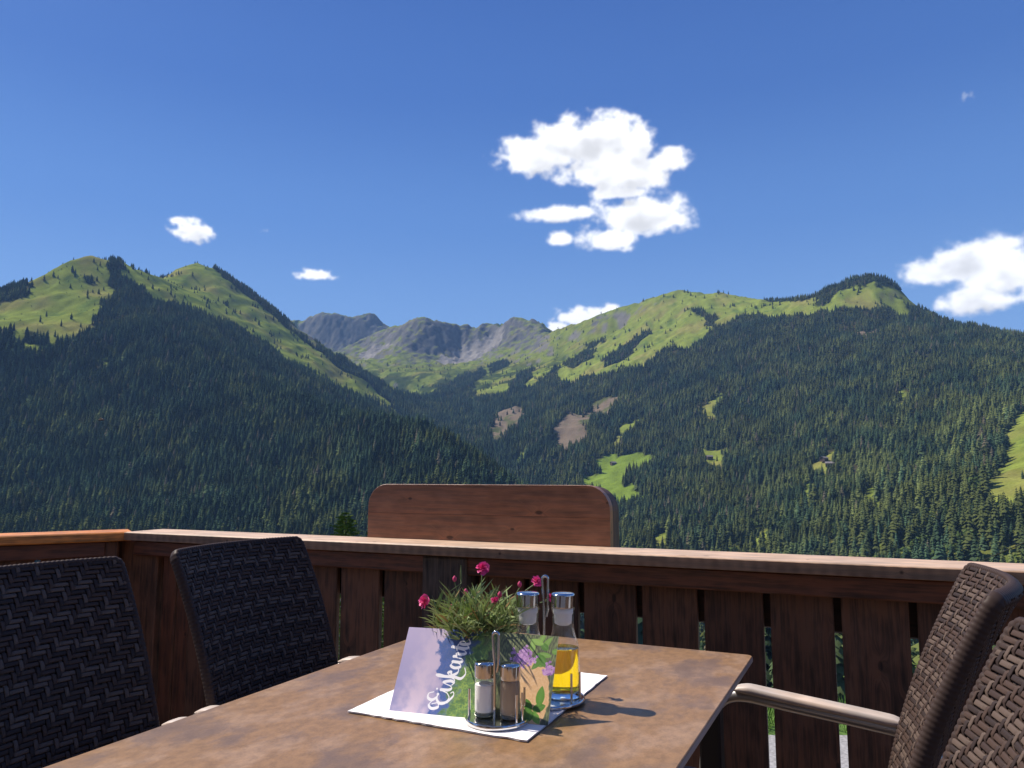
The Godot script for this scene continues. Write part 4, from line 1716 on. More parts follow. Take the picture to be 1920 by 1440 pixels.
func card_print() -> Image:
	var w := 960
	var h := 500
	var n := FastNoiseLite.new()
	n.seed = 21
	n.frequency = 0.012
	n.fractal_octaves = 5
	var f := FastNoiseLite.new()
	f.seed = 22
	f.frequency = 0.06
	f.fractal_octaves = 3
	var im := Image.create_empty(w, h, false, Image.FORMAT_RGB8)
	for y in h:
		for x in w:
			var u := float(x) / w
			var v := 1.0 - float(y) / h
			var a := n.get_noise_2d(x, y)
			var b := f.get_noise_2d(x, y)
			# a landscape printed on its side: sky on the left, then hills, then a meadow and flowers
			var c := Color("8b88b8").lerp(Color("b9a9cc"), v)
			c = c.lerp(Color("e3c9d6"), smoothstep(0.16, 0.0, absf(u - 0.10 - 0.10 * v - a * 0.07 - 0.04)) * (0.9 - 0.55 * v))
			var ridge := 0.235 + 0.05 * sin(v * 5.0 + 0.6) + a * 0.07 + 0.07 * v
			c = c.lerp(Color("4a5a96").lerp(Color("2d4f9a"), clampf(b + 0.5, 0, 1)), smoothstep(ridge - 0.006, ridge + 0.02, u))
			c = c.lerp(Color("27406f"), smoothstep(0.0, 0.10, u - ridge - 0.02) * smoothstep(0.2, 0.9, v) * 0.7)
			var hill := 0.345 + 0.16 * v * v + a * 0.08
			c = c.lerp(Color("3f6a34").lerp(Color("84a33c"), clampf(0.5 + b * 1.3 + a, 0, 1)), smoothstep(hill - 0.01, hill + 0.05, u))
			c = c.lerp(Color("2c4a22"), smoothstep(0.05, 0.5, b - a) * smoothstep(hill, hill + 0.1, u) * 0.6)
			var bush := 0.54 + a * 0.1
			var strands := f.get_noise_2d(x * 0.25 + y * 0.35, y * 0.1 + x * 1.7)
			c = c.lerp(Color("39402a").lerp(Color("7f8a4c"), clampf(0.35 + strands * 1.2 + (v - 0.7) * 0.4, 0, 1)), smoothstep(bush, bush + 0.06, u))
			# scoop of apricot ice cream
			var e := Vector2((u - 0.865) / 0.125, (v - 0.30) / 0.40)
			var s := e.length() + a * 0.10
			if s < 1.0 and v > 0.0:
				var wave := sin(u * 95.0 + a * 16.0 + v * 12.0) * 0.5 + b * 0.5
				var k := Color("d9a05f").lerp(Color("f0c48c"), clampf(0.55 + wave * 0.35 - e.x * 0.1, 0, 1))
				c = c.lerp(k, smoothstep(1.0, 0.96, s))
			im.set_pixel(x, y, c.lightened(0.16))
	var r := RandomNumberGenerator.new()
	r.seed = 31
	# light green leaves at the upper right
	for k in 12:
		leaf_shape(im, Vector2(r.randf_range(0.84, 1.0) * w, r.randf_range(0.04, 0.32) * h), r.randf() * TAU, r.randf_range(50, 90), r.randf_range(12, 20), Color("5f8a3c").lerp(Color("9cc060"), r.randf()))
	# lilac blossoms
	for k in 150:
		var p := Vector2(0.80 * w + r.randfn() * 32.0, 0.27 * h + r.randfn() * 26.0)
		if k > 110:
			p = Vector2(0.965 * w + r.randfn() * 18.0, 0.40 * h + r.randfn() * 16.0)
		var c := Color("a878b4").lerp(Color("e2b6dc"), r.randf())
		for m in 5:
			dot(im, p + Vector2.from_angle(m * TAU / 5 + r.randf()) * 5.0, 4.2, c)
		dot(im, p, 1.8, Color("7c4f92"))
	# mint leaves low on the right
	for q in [[0.885, 0.86, -2.2, 78, 22], [0.90, 0.85, -0.4, 74, 22], [0.90, 0.88, 0.9, 72, 20], [0.89, 0.86, 2.6, 86, 24], [0.93, 0.80, -1.5, 110, 24], [0.895, 0.87, 1.9, 60, 18]]:
		leaf_shape(im, Vector2(q[0] * w, q[1] * h), q[2], q[3], q[4], Color("4c7d2c").lerp(Color("7dad48"), r.randf()))
	# the title in white brush script, reading upwards
	var to_px := func(p: Vector2) -> Vector2:
		var along := 0.125 + p.x * 0.109
		return Vector2((0.352 + p.x * 0.0135 - p.y * 0.067) * w, (1.0 - along) * h)
	var white := Color("fbf9fb")
	var lines := [
		[Vector2(1.15, 1.55), Vector2(0.95, 1.95), Vector2(0.5, 1.85), Vector2(0.32, 1.4), Vector2(0.6, 1.08), Vector2(0.95, 1.05), Vector2(0.45, 0.98), Vector2(0.05, 0.55), Vector2(0.18, 0.02), Vector2(0.7, -0.12), Vector2(1.2, 0.3)],
		[Vector2(0.3, 1.3), Vector2(-0.2, 1.5), Vector2(-0.55, 1.1), Vector2(-0.35, 0.55), Vector2(0.05, 0.75), Vector2(-0.1, 1.25)],
		[Vector2(1.15, 0.25), Vector2(1.42, 0.95), Vector2(1.46, 0.25), Vector2(1.66, 0.0), Vector2(1.92, 0.2)],
		[Vector2(1.9, 0.2), Vector2(2.2, 1.0), Vector2(2.42, 0.4), Vector2(2.25, 0.0), Vector2(1.98, 0.12)],
		[Vector2(2.3, 0.02), Vector2(2.66, 0.2), Vector2(3.05, 1.65), Vector2(2.97, 1.95), Vector2(2.86, 1.5), Vector2(2.84, 0.0)],
		[Vector2(2.86, 0.45), Vector2(3.2, 0.95), Vector2(3.36, 0.7), Vector2(3.02, 0.5), Vector2(3.3, 0.08), Vector2(3.65, 0.06), Vector2(3.85, 0.3)],
		[Vector2(4.42, 0.88), Vector2(4.05, 0.98), Vector2(3.82, 0.5), Vector2(3.98, 0.02), Vector2(4.28, 0.2), Vector2(4.48, 0.95), Vector2(4.46, 0.25), Vector2(4.66, 0.0), Vector2(4.88, 0.25)],
		[Vector2(4.85, 0.25), Vector2(5.02, 1.05), Vector2(5.12, 0.82), Vector2(5.36, 0.86), Vector2(5.34, 0.3), Vector2(5.5, 0.0), Vector2(5.76, 0.25)],
		[Vector2(5.74, 0.25), Vector2(6.08, 1.6), Vector2(5.98, 0.35), Vector2(6.15, 0.0), Vector2(6.42, 0.28)],
		[Vector2(5.72, 1.02), Vector2(6.0, 1.12), Vector2(6.42, 1.08)],
		[Vector2(6.4, 0.32), Vector2(6.75, 0.6), Vector2(6.72, 0.98), Vector2(6.5, 0.92), Vector2(6.42, 0.4), Vector2(6.62, 0.0), Vector2(7.05, 0.3)],
		[Vector2(0.2, -0.1), Vector2(0.9, -0.45), Vector2(1.3, -0.3), Vector2(1.15, -0.1)],
		[Vector2(2.84, 0.05), Vector2(2.75, -0.5), Vector2(3.3, -0.75), Vector2(3.9, -0.45)]]
	for l in lines:
		stroke(im, l, 8.2, to_px, white)
	dot(im, to_px.call(Vector2(1.5, 1.36)), 6.0, white)
	return im


func make_card() -> void:
	# leans back against the pot
	var origin := Vector3(-0.18672, 0.7528, -1.22062)
	var u := Vector3(0.95705, 0, 0.28993)
	var lean := deg_to_rad(32.0)
	var up := Vector3(0.28993 * sin(lean), cos(lean), -0.95705 * sin(lean))
	var o := thing("menu_card", "glossy menu card with white script title and a landscape print, leaning behind the shakers", "menu card", Transform3D(Basis(u, up, u.cross(up)), origin))
	var w := 0.249
	var h := 0.130
	var m := plain(Color.WHITE, 0.34)
	m.albedo_texture = ImageTexture.create_from_image(card_print())
	var g := Geo.new()
	var rows := []
	for i in 9:
		var row := PackedVector3Array()
		for j in 25:
			var x := w * j / 24.0
			var y := h * i / 8.0
			row.append(Vector3(x, y, 0.0008 + 0.0022 * sin(PI * j / 24.0) * i / 8.0))
		rows.append(row)
	g.grid(rows)
	for k in g.uv.size():
		g.uv[k].y = 1.0 - g.uv[k].y
	part("printed_front", g.mesh(), m, o)
	var b := Geo.new()
	var back := []
	for i in 9:
		var row := PackedVector3Array()
		for j in 25:
			row.append(rows[8 - i][j] - Vector3(0, 0, 0.0009))
		back.append(row)
	b.grid(back)
	for i in 8:
		b.quad(rows[i + 1][0], rows[i][0] , back[8 - i][0], back[7 - i][0])
		b.quad(rows[i][24], rows[i + 1][24], back[7 - i][24], back[8 - i][24])
	for j in 24:
		b.quad(rows[8][j], rows[8][j + 1], back[0][j + 1], back[0][j])
		b.quad(rows[0][j + 1], rows[0][j], back[8][j], back[8][j + 1])
	part("back_sheet", b.mesh(), mats.paper, o)


func make_plant() -> void:
	var at := Vector3(-0.056, 0.7535, -1.302)
	var o := thing("potted_carnation", "small potted carnation with grassy leaves and pink flowers behind the menu card", "plant", Transform3D(Basis.IDENTITY, at))
	var pot := Geo.new()
	pot.lathe([Vector2(0, 0), Vector2(0.036, 0), Vector2(0.036, 0), Vector2(0.0385, 0.003), Vector2(0.048, 0.086), Vector2(0.048, 0.086), Vector2(0.0505, 0.087), Vector2(0.0505, 0.094), Vector2(0.0475, 0.094), Vector2(0.0475, 0.094), Vector2(0.046, 0.080)], 32)
	part("pot", pot.mesh(), mats.pot, o)
	var soil := Geo.new()
	soil.lathe([Vector2(0.0462, 0.080), Vector2(0.02, 0.084), Vector2(0, 0.085)], 20)
	part("soil", soil.mesh(), mats.soil, o)
	var r := RandomNumberGenerator.new()
	r.seed = 5150
	var g := Geo.new()
	# narrow grey-green leaves in tufts
	for k in 270:
		var a := r.randf() * TAU
		var rad := sqrt(r.randf()) * 0.044
		var base := Vector3(cos(a) * rad, 0.082, sin(a) * rad)
		var out := Vector3(cos(a), 0, sin(a))
		var stem_dir := (out * (rad / 0.05 * r.randf_range(0.35, 0.85)) + Vector3(0, 1.0, 0) + Vector3(r.randfn(), 0, r.randfn()) * 0.22).normalized()
		var len_ := r.randf_range(0.03, 0.098) * (1.0 - 0.3 * rad / 0.05)
		var top := base + stem_dir * len_
		g.tint = Color(0.085, 0.13, 0.045) * r.randf_range(0.8, 1.1)
		g.tint.a = 1
		g.tube([base, base.lerp(top, 0.5) + Vector3(r.randfn(), 0, r.randfn()) * 0.002, top], [0.0009, 0.0008, 0.0006], 4, false)
		for b in r.randi_range(5, 9):
			var p := base.lerp(top, r.randf_range(0.25, 1.0))
			var aa := r.randf() * TAU
			var d := (stem_dir * r.randf_range(0.5, 1.4) + Vector3(cos(aa), r.randf_range(-0.3, 0.4), sin(aa)) * r.randf_range(0.5, 1.0)).normalized()
			var l := r.randf_range(0.018, 0.045)
			var sd := d.cross(Vector3(cos(aa + 1.7), 0.4, sin(aa + 1.7))).normalized() * r.randf_range(0.0010, 0.0019)
			var bend := Vector3(0, -l * r.randf_range(-0.1, 0.4), 0)
			g.tint = Color(0.19, 0.28, 0.085).lerp(Color(0.40, 0.48, 0.24), r.randf()) * r.randf_range(0.75, 1.15)
			if r.randf() < 0.10:
				g.tint = Color(0.30, 0.19, 0.08)
			g.tint.a = 1
			var m := p + d * l * 0.5 + bend * 0.3
			var e := p + d * l + bend
			var i := g.add(p - sd * 0.6)
			g.add(p + sd * 0.6)
			g.add(m + sd)
			g.add(m - sd)
			g.add(e)
			g.tri(i, i + 1, i + 2)
			g.tri(i, i + 2, i + 3)
			g.tri(i + 3, i + 2, i + 4)
	var lv := part("leaves", g.mesh(true), mats.leaf, o)
	lv.set_meta("kind", "stuff")
	# open flowers [place, size, facing]
	for q in [[Vector3(-0.0497, 0.951, -1.33), 0.0135, Vector3(0.1, 0.6, 0.75)], [Vector3(-0.1445, 0.900, -1.31), 0.0125, Vector3(-0.6, 0.35, 0.7)], [Vector3(0.042, 0.927, -1.35), 0.0105, Vector3(0.35, 0.5, 0.6)], [Vector3(0.064, 0.902, -1.335), 0.0085, Vector3(0.5, 0.5, 0.6)], [Vector3(-0.028, 0.903, -1.30), 0.0075, Vector3(0.0, 0.6, 0.7)]]:
		var c: Vector3 = q[0] - at
		var axis: Vector3 = q[2].normalized()
		var fl := Geo.new()
		var sx := axis.cross(Vector3.UP).normalized()
		var sy := sx.cross(axis)
		for ring in 4:
			for k in 9:
				var a := TAU * (k + r.randf_range(-0.3, 0.3)) / 9.0
				var rr: float = q[1] * [1.0, 0.8, 0.55, 0.3][ring] * r.randf_range(0.85, 1.12)
				var lift: float = q[1] * [0.12, 0.32, 0.5, 0.62][ring]
				var tip: Vector3 = c + (sx * cos(a) + sy * sin(a)) * rr + axis * (lift + r.randf_range(-0.1, 0.1) * q[1])
				var a1 := a - 0.42
				var a2 := a + 0.42
				var l1: Vector3 = c + (sx * cos(a1) + sy * sin(a1)) * rr * 0.86 + axis * (lift + r.randf_range(0.0, 0.35) * q[1])
				var l2: Vector3 = c + (sx * cos(a2) + sy * sin(a2)) * rr * 0.86 + axis * (lift - r.randf_range(0.0, 0.2) * q[1])
				fl.tint = Color(0.72, 0.045, 0.24).lerp(Color(0.85, 0.14, 0.40), r.randf())
				var i := fl.add(c)
				fl.add(l1)
				fl.add(tip)
				fl.add(l2)
				fl.tri(i, i + 1, i + 2)
				fl.tri(i, i + 2, i + 3)
		# calyx and stalk
		var f := part("flower", fl.mesh(true), mats.petal, o)
		var st := Geo.new()
		st.tint = Color(0.12, 0.17, 0.06)
		var root := Vector3(c.x * 0.35, 0.085, c.z * 0.35)
		var mid := root.lerp(c, 0.55) + Vector3(-c.x * 0.12, 0.012, 0)
		st.tube([root, mid, c - axis * 0.012, c - axis * 0.009, c - axis * 0.001], [0.0009, 0.0009, 0.0010, 0.0026, 0.0030], 7, false)
		part("stalk", st.mesh(true), mats.leaf, f)
	# closed buds
	for q in [Vector3(-0.097, 0.929, -1.33), Vector3(-0.1, 0.885, -1.31), Vector3(0.013, 0.92, -1.33), Vector3(-0.02, 0.909, -1.29), Vector3(0.03, 0.885, -1.27), Vector3(-0.062, 0.866, -1.27), Vector3(-0.075, 0.915, -1.28), Vector3(-0.115, 0.87, -1.29), Vector3(-0.04, 0.885, -1.26)]:
		var c: Vector3 = q - at
		var b := Geo.new()
		var root := Vector3(c.x * 0.4, 0.085, c.z * 0.4)
		b.tint = Color(0.12, 0.17, 0.06)
		b.tube([root, root.lerp(c, 0.6) + Vector3(0, 0.006, 0), c], [0.0008, 0.0008, 0.0009], 5, false)
		b.tint = Color(0.62, 0.06, 0.18)
		b.tube([c, c + Vector3(0, 0.003, 0), c + Vector3(0, 0.007, 0), c + Vector3(0, 0.0105, 0)], [0.0012, 0.0034, 0.0036, 0.0008], 7, false)
		part("bud", b.mesh(true), mats.petal, o)
	# one seed head taller than the rest
	var s := Geo.new()
	s.tint = Color(0.16, 0.20, 0.08)
	var tip := Vector3(-0.0865, 0.957, -1.33) - at
	s.tube([Vector3(-0.02, 0.085, 0), Vector3(-0.05, 0.16, -0.02), tip + Vector3(0.001, -0.03, 0), tip - Vector3(0, 0.022, 0), tip - Vector3(0, 0.01, 0), tip], [0.0009, 0.0008, 0.0009, 0.0019, 0.0018, 0.0004], 6, false)
	part("seed_head", s.mesh(true), mats.leaf, o)


func loop_handle(g: Geo, base: Vector3, tall: float, loop: float) -> void:
	# a wire that rises, makes a narrow eye at the top and comes back down
	var p := []
	var w := 0.0046
	p.append(base + Vector3(-0.0018, 0, 0))
	p.append(base + Vector3(-0.0018, tall - loop, 0))
	for k in range(0, 13):
		var a := PI - PI * k / 12.0
		p.append(base + Vector3(cos(a) * w, tall - w + sin(a) * w, 0))
	p.append(base + Vector3(w * 0.9, tall - loop, 0))
	p.append(base + Vector3(0.0016, tall - loop - 0.012, 0))
	var c := Curve3D.new()
	for k in p.size():
		c.add_point(p[k])
	g.tube(p, 0.0021, 8, true)


func make_cruet(at: Transform3D) -> void:
	var o := thing("cruet_stand", "chrome stand holding the oil and vinegar bottles, with a tall loop handle", "cruet stand", at)
	var base := Geo.new()
	base.lathe([Vector2(0, 0), Vector2(0.060, 0), Vector2(0.060, 0), Vector2(0.0625, 0.0012), Vector2(0.0625, 0.0045), Vector2(0.0605, 0.006), Vector2(0.0605, 0.006), Vector2(0.056, 0.0052), Vector2(0.0, 0.0052)], 56)
	part("base", base.mesh(), mats.steel, o)
	var h := Geo.new()
	loop_handle(h, Vector3(0, 0.005, 0.004), 0.188, 0.052)
	part("handle", h.mesh(), mats.steel, o)
	for q in [Vector2(-0.0545, 0.012), Vector2(0.0545, 0.014), Vector2(-0.033, 0.030), Vector2(0.042, 0.026), Vector2(-0.033, -0.030), Vector2(0.033, -0.030)]:
		var g := Geo.new()
		g.tube([Vector3(q.x, 0.005, q.y), Vector3(q.x, 0.047, q.y)], 0.0019, 8, true)
		part("guard_pin", g.mesh(), mats.steel, o)
	for k in 2:
		var p := at * Vector3([-0.0285, 0.0285][k], 0.0056, 0)
		var b := thing(["vinegar_bottle", "oil_bottle"][k], ["clear glass bottle with a chrome cap, left of the loop handle", "glass bottle half full of yellow oil with a chrome cap"][k], "bottle", Transform3D(Basis.IDENTITY, p))
		var r := 0.0255

		var glass := Geo.new()
		glass.lathe([Vector2(r, 0.012), Vector2(r, 0.086), Vector2(r * 0.97, 0.092), Vector2(0.0215, 0.104), Vector2(0.0182, 0.116), Vector2(0.0170, 0.130), Vector2(0.0172, 0.150), Vector2(0.0190, 0.158), Vector2(0.0190, 0.1615)], 40)
		squat(glass, 0.865)
		part("glass_wall", glass.mesh(), mats.glass, b)
		var foot := Geo.new()
		foot.lathe([Vector2(0, 0.0), Vector2(r - 0.002, 0.0), Vector2(r, 0.002), Vector2(r, 0.0105), Vector2(r - 0.001, 0.0112), Vector2(0, 0.0112)], 40)
		squat(foot, 0.865)
		part("glass_foot", foot.mesh(), mats.solid_glass, b)
		var lev: float = [0.052, 0.088][k]
		var liquid := Geo.new()
		liquid.lathe([Vector2(0, 0.0122), Vector2(r - 0.0022, 0.0122), Vector2(r - 0.0012, 0.014), Vector2(r - 0.0012, lev - 0.001), Vector2(r - 0.0012, lev - 0.001), Vector2(r - 0.003, lev), Vector2(0, lev)], 40)
		squat(liquid, 0.865)
		part("liquid", liquid.mesh(), [mats.vinegar, mats.oil][k], b)
		var plug := Geo.new()
		plug.lathe([Vector2(0, 0.128), Vector2(0.009, 0.128), Vector2(0.0135, 0.131), Vector2(0.0142, 0.140), Vector2(0.0142, 0.146), Vector2(0.0160, 0.149), Vector2(0.0160, 0.160), Vector2(0, 0.160)], 28)
		squat(plug, 0.865)
		part("stopper", plug.mesh(), mats.frosted, b)
		var cap := Geo.new()
		cap.lathe([Vector2(0.0165, 0.1605), Vector2(0.0190, 0.1605), Vector2(0.0190, 0.1605), Vector2(0.0193, 0.162), Vector2(0.0193, 0.182), Vector2(0.0188, 0.1845), Vector2(0.0165, 0.1862), Vector2(0.010, 0.1872), Vector2(0, 0.1875)], 40)
		squat(cap, 0.865)
		part("cap", cap.mesh(), mats.steel, b)


func squat(g: Geo, f: float) -> void:
	for k in g.v.size():
		g.v[k].y *= f


func make_shakers(at: Transform3D) -> void:
	var o := thing("shaker_stand", "small chrome stand with a loop handle holding the salt and pepper", "cruet stand", at)
	var base := Geo.new()
	base.lathe([Vector2(0, 0), Vector2(0.044, 0), Vector2(0.044, 0), Vector2(0.0468, 0.0012), Vector2(0.0470, 0.0055), Vector2(0.0455, 0.0075), Vector2(0.0455, 0.0075), Vector2(0.043, 0.0062), Vector2(0.0, 0.0060)], 56)
	part("base", base.mesh(), mats.steel, o)
	var h := Geo.new()
	loop_handle(h, Vector3(0, 0.006, 0.008), 0.121, 0.044)
	part("handle", h.mesh(), mats.steel, o)
	for q in [Vector2(-0.039, 0.012), Vector2(0.041, 0.010), Vector2(0.036, 0.022), Vector2(-0.036, -0.018), Vector2(0.036, -0.018)]:
		var g := Geo.new()
		g.tube([Vector3(q.x, 0.006, q.y), Vector3(q.x, 0.046, q.y)], 0.0019, 8, true)
		part("guard_pin", g.mesh(), mats.steel, o)
	for k in 2:
		var p := at * Vector3([-0.0195, 0.0195][k], 0.0066, 0)
		var b := thing(["salt_shaker", "pepper_shaker"][k], ["glass shaker of white salt with a chrome cap", "glass shaker of ground brown pepper with a chrome cap"][k], "shaker", Transform3D(Basis.IDENTITY, p))
		var glass := Geo.new()
		glass.lathe([Vector2(0, 0.0), Vector2(0.0125, 0.0), Vector2(0.0150, 0.002), Vector2(0.0153, 0.006), Vector2(0.0150, 0.056), Vector2(0.0142, 0.061), Vector2(0.0134, 0.064), Vector2(0.0134, 0.068)], 32)
		squat(glass, 0.87)
		part("glass_wall", glass.mesh(), mats.glass, b)
		var foot := Geo.new()
		foot.lathe([Vector2(0, 0.0006), Vector2(0.0120, 0.0006), Vector2(0.0142, 0.0026), Vector2(0.0144, 0.0068), Vector2(0, 0.0072)], 32)
		squat(foot, 0.87)
		part("glass_foot", foot.mesh(), mats.solid_glass, b)
		var lev: float = [0.051, 0.061][k]
		var fill := Geo.new()
		var hump := 0.003 if k == 0 else 0.0
		fill.lathe([Vector2(0, 0.0078), Vector2(0.0140, 0.0078), Vector2(0.0144, 0.010), Vector2(0.0142, minf(lev, 0.055)), Vector2(0.0131, lev), Vector2(0.0131, lev), Vector2(0.006, lev + hump), Vector2(0, lev + hump * 0.7)], 32)
		squat(fill, 0.87)
		part("salt" if k == 0 else "pepper", fill.mesh(), [mats.salt, mats.pepper][k], b)
		var cap := Geo.new()
		cap.lathe([Vector2(0.0120, 0.0625), Vector2(0.0148, 0.0625), Vector2(0.0148, 0.0625), Vector2(0.0151, 0.064), Vector2(0.0151, 0.083), Vector2(0.0145, 0.0862), Vector2(0.012, 0.0880), Vector2(0.006, 0.0890), Vector2(0, 0.0892)], 32)
		squat(cap, 0.87)
		var cm := part("cap", cap.mesh(), mats.steel, b)
		for j in 5:
			var hole := Geo.new()
			var a := TAU * j / 5.0
			hole.lathe([Vector2(0.0008, 0.0), Vector2(0.0, 0.0001)], 8, Vector3(cos(a) * 0.005, 0.0777, sin(a) * 0.005))
			part("hole", hole.mesh(), mats.frame_dark, cm)


# ------------------------------------------------------------------ small things further off
func make_small_things() -> void:
	# an overhead cable passing below the balcony on the right
	var g := Geo.new()
	var a := flat(18.5, -3.65, 35.0)
	var b := flat(5.2, 1.5, 5.0)
	var p := []
	for k in 25:
		var t := k / 24.0
		p.append(a.lerp(b, t) - Vector3(0, 0.25 * t * (1.0 - t), 0))
	g.tube(p, 0.011, 6, true)
	tag(one("overhead_cable", g.mesh(), mats.cable), "thin black overhead cable slanting up past the railing at the right edge", "cable")
	# an insect in flight
	var o := thing("flying_insect", "small dark insect flying in front of the left-hand forest", "insect", Transform3D(Basis(Vector3.UP, 0.3), flat(-1.069, 1.25, 2.0)))
	var body := Geo.new()
	body.tube([Vector3(-0.008, 0, 0), Vector3(-0.006, 0.0004, 0), Vector3(-0.002, 0.0006, 0), Vector3(0.0, 0.0004, 0), Vector3(0.003, 0.0008, 0), Vector3(0.005, 0.0006, 0), Vector3(0.0065, 0.0002, 0), Vector3(0.0078, 0, 0)], [0.0003, 0.0016, 0.0022, 0.0014, 0.0021, 0.0012, 0.0014, 0.0004], 8, true)
	part("body", body.mesh(), plain(Color(0.06, 0.035, 0.02), 0.6), o)
	for s in [-1.0, 1.0]:
		var w := Geo.new()
		w.grid([PackedVector3Array([Vector3(0.003, 0.0020, s * 0.001), Vector3(0.0, 0.0021, s * 0.001)]), PackedVector3Array([Vector3(0.002, 0.0042, s * 0.006), Vector3(-0.004, 0.0038, s * 0.005)]), PackedVector3Array([Vector3(-0.001, 0.0050, s * 0.010), Vector3(-0.004, 0.0045, s * 0.009)])])
		part("wing", w.mesh(), plain(Color(0.35, 0.30, 0.25), 0.3), o)
	# the top of a nearer, lighter conifer rising just above the railing
	var n := Geo.new()
	var r := RandomNumberGenerator.new()
	r.seed = 404
	var spot := [[-9.6, 45.0, 0.0, "bushy light green conifer top showing just above the hand rail left of the board"], [-8.1, 46.5, -0.6, "lower conifer top beside the bushy one, touching the left end of the board"]]
	for q in spot:
		var tall := 11.0
		var top_y: float = -1.0 + q[2]
		var t := thing("conifer", q[3], "tree", Transform3D(Basis(Vector3.UP, q[2] * 9.0), flat(q[0], top_y - tall, q[1])), "conifers close below the balcony")
		var c := Geo.new()
		for k in 46:
			var f := float(k) / 45.0
			var y := lerpf(tall * 0.25, tall * 0.985, f)
			var rad := 2.3 * pow(1.0 - f, 0.62) + 0.10
			for b2 in 15:
				var an := TAU * (b2 + r.randf()) / 15.0
				var l := rad * r.randf_range(0.6, 1.15)
				var dir := Vector3(cos(an), 0, sin(an))
				var root := Vector3(0, y, 0)
				var tip := dir * l + Vector3(0, y + l * r.randf_range(-0.25, 0.35), 0)
				# twigs with needles along the branch
				for m in 7:
					var s := 0.35 + 0.65 * m / 6.0
					var p2 := root.lerp(tip, s)
					for sd in [-1.0, 1.0]:
						var d2: Vector3 = (dir * 0.7 + Vector3(-dir.z, 0, dir.x) * sd * 0.8 + Vector3(0, r.randf_range(-0.2, 0.5), 0)).normalized() * r.randf_range(0.12, 0.24)
						var wd := Vector3(0, 0.035, 0) + dir * 0.02
						c.tint = Color(0.085, 0.13, 0.035).lerp(Color(0.16, 0.21, 0.055), r.randf())
						c.tint.a = 1
						c.tri3(p2 - wd, p2 + wd, p2 + d2)
		part("crown", c.mesh(true), mats.tree, t)
		var tr := Geo.new()
		tr.tube([Vector3.ZERO, Vector3(0, tall * 0.5, 0), Vector3(0, tall * 0.97, 0)], [0.16, 0.10, 0.01], 8, false)
		part("trunk", tr.mesh(), mats.bark, t)

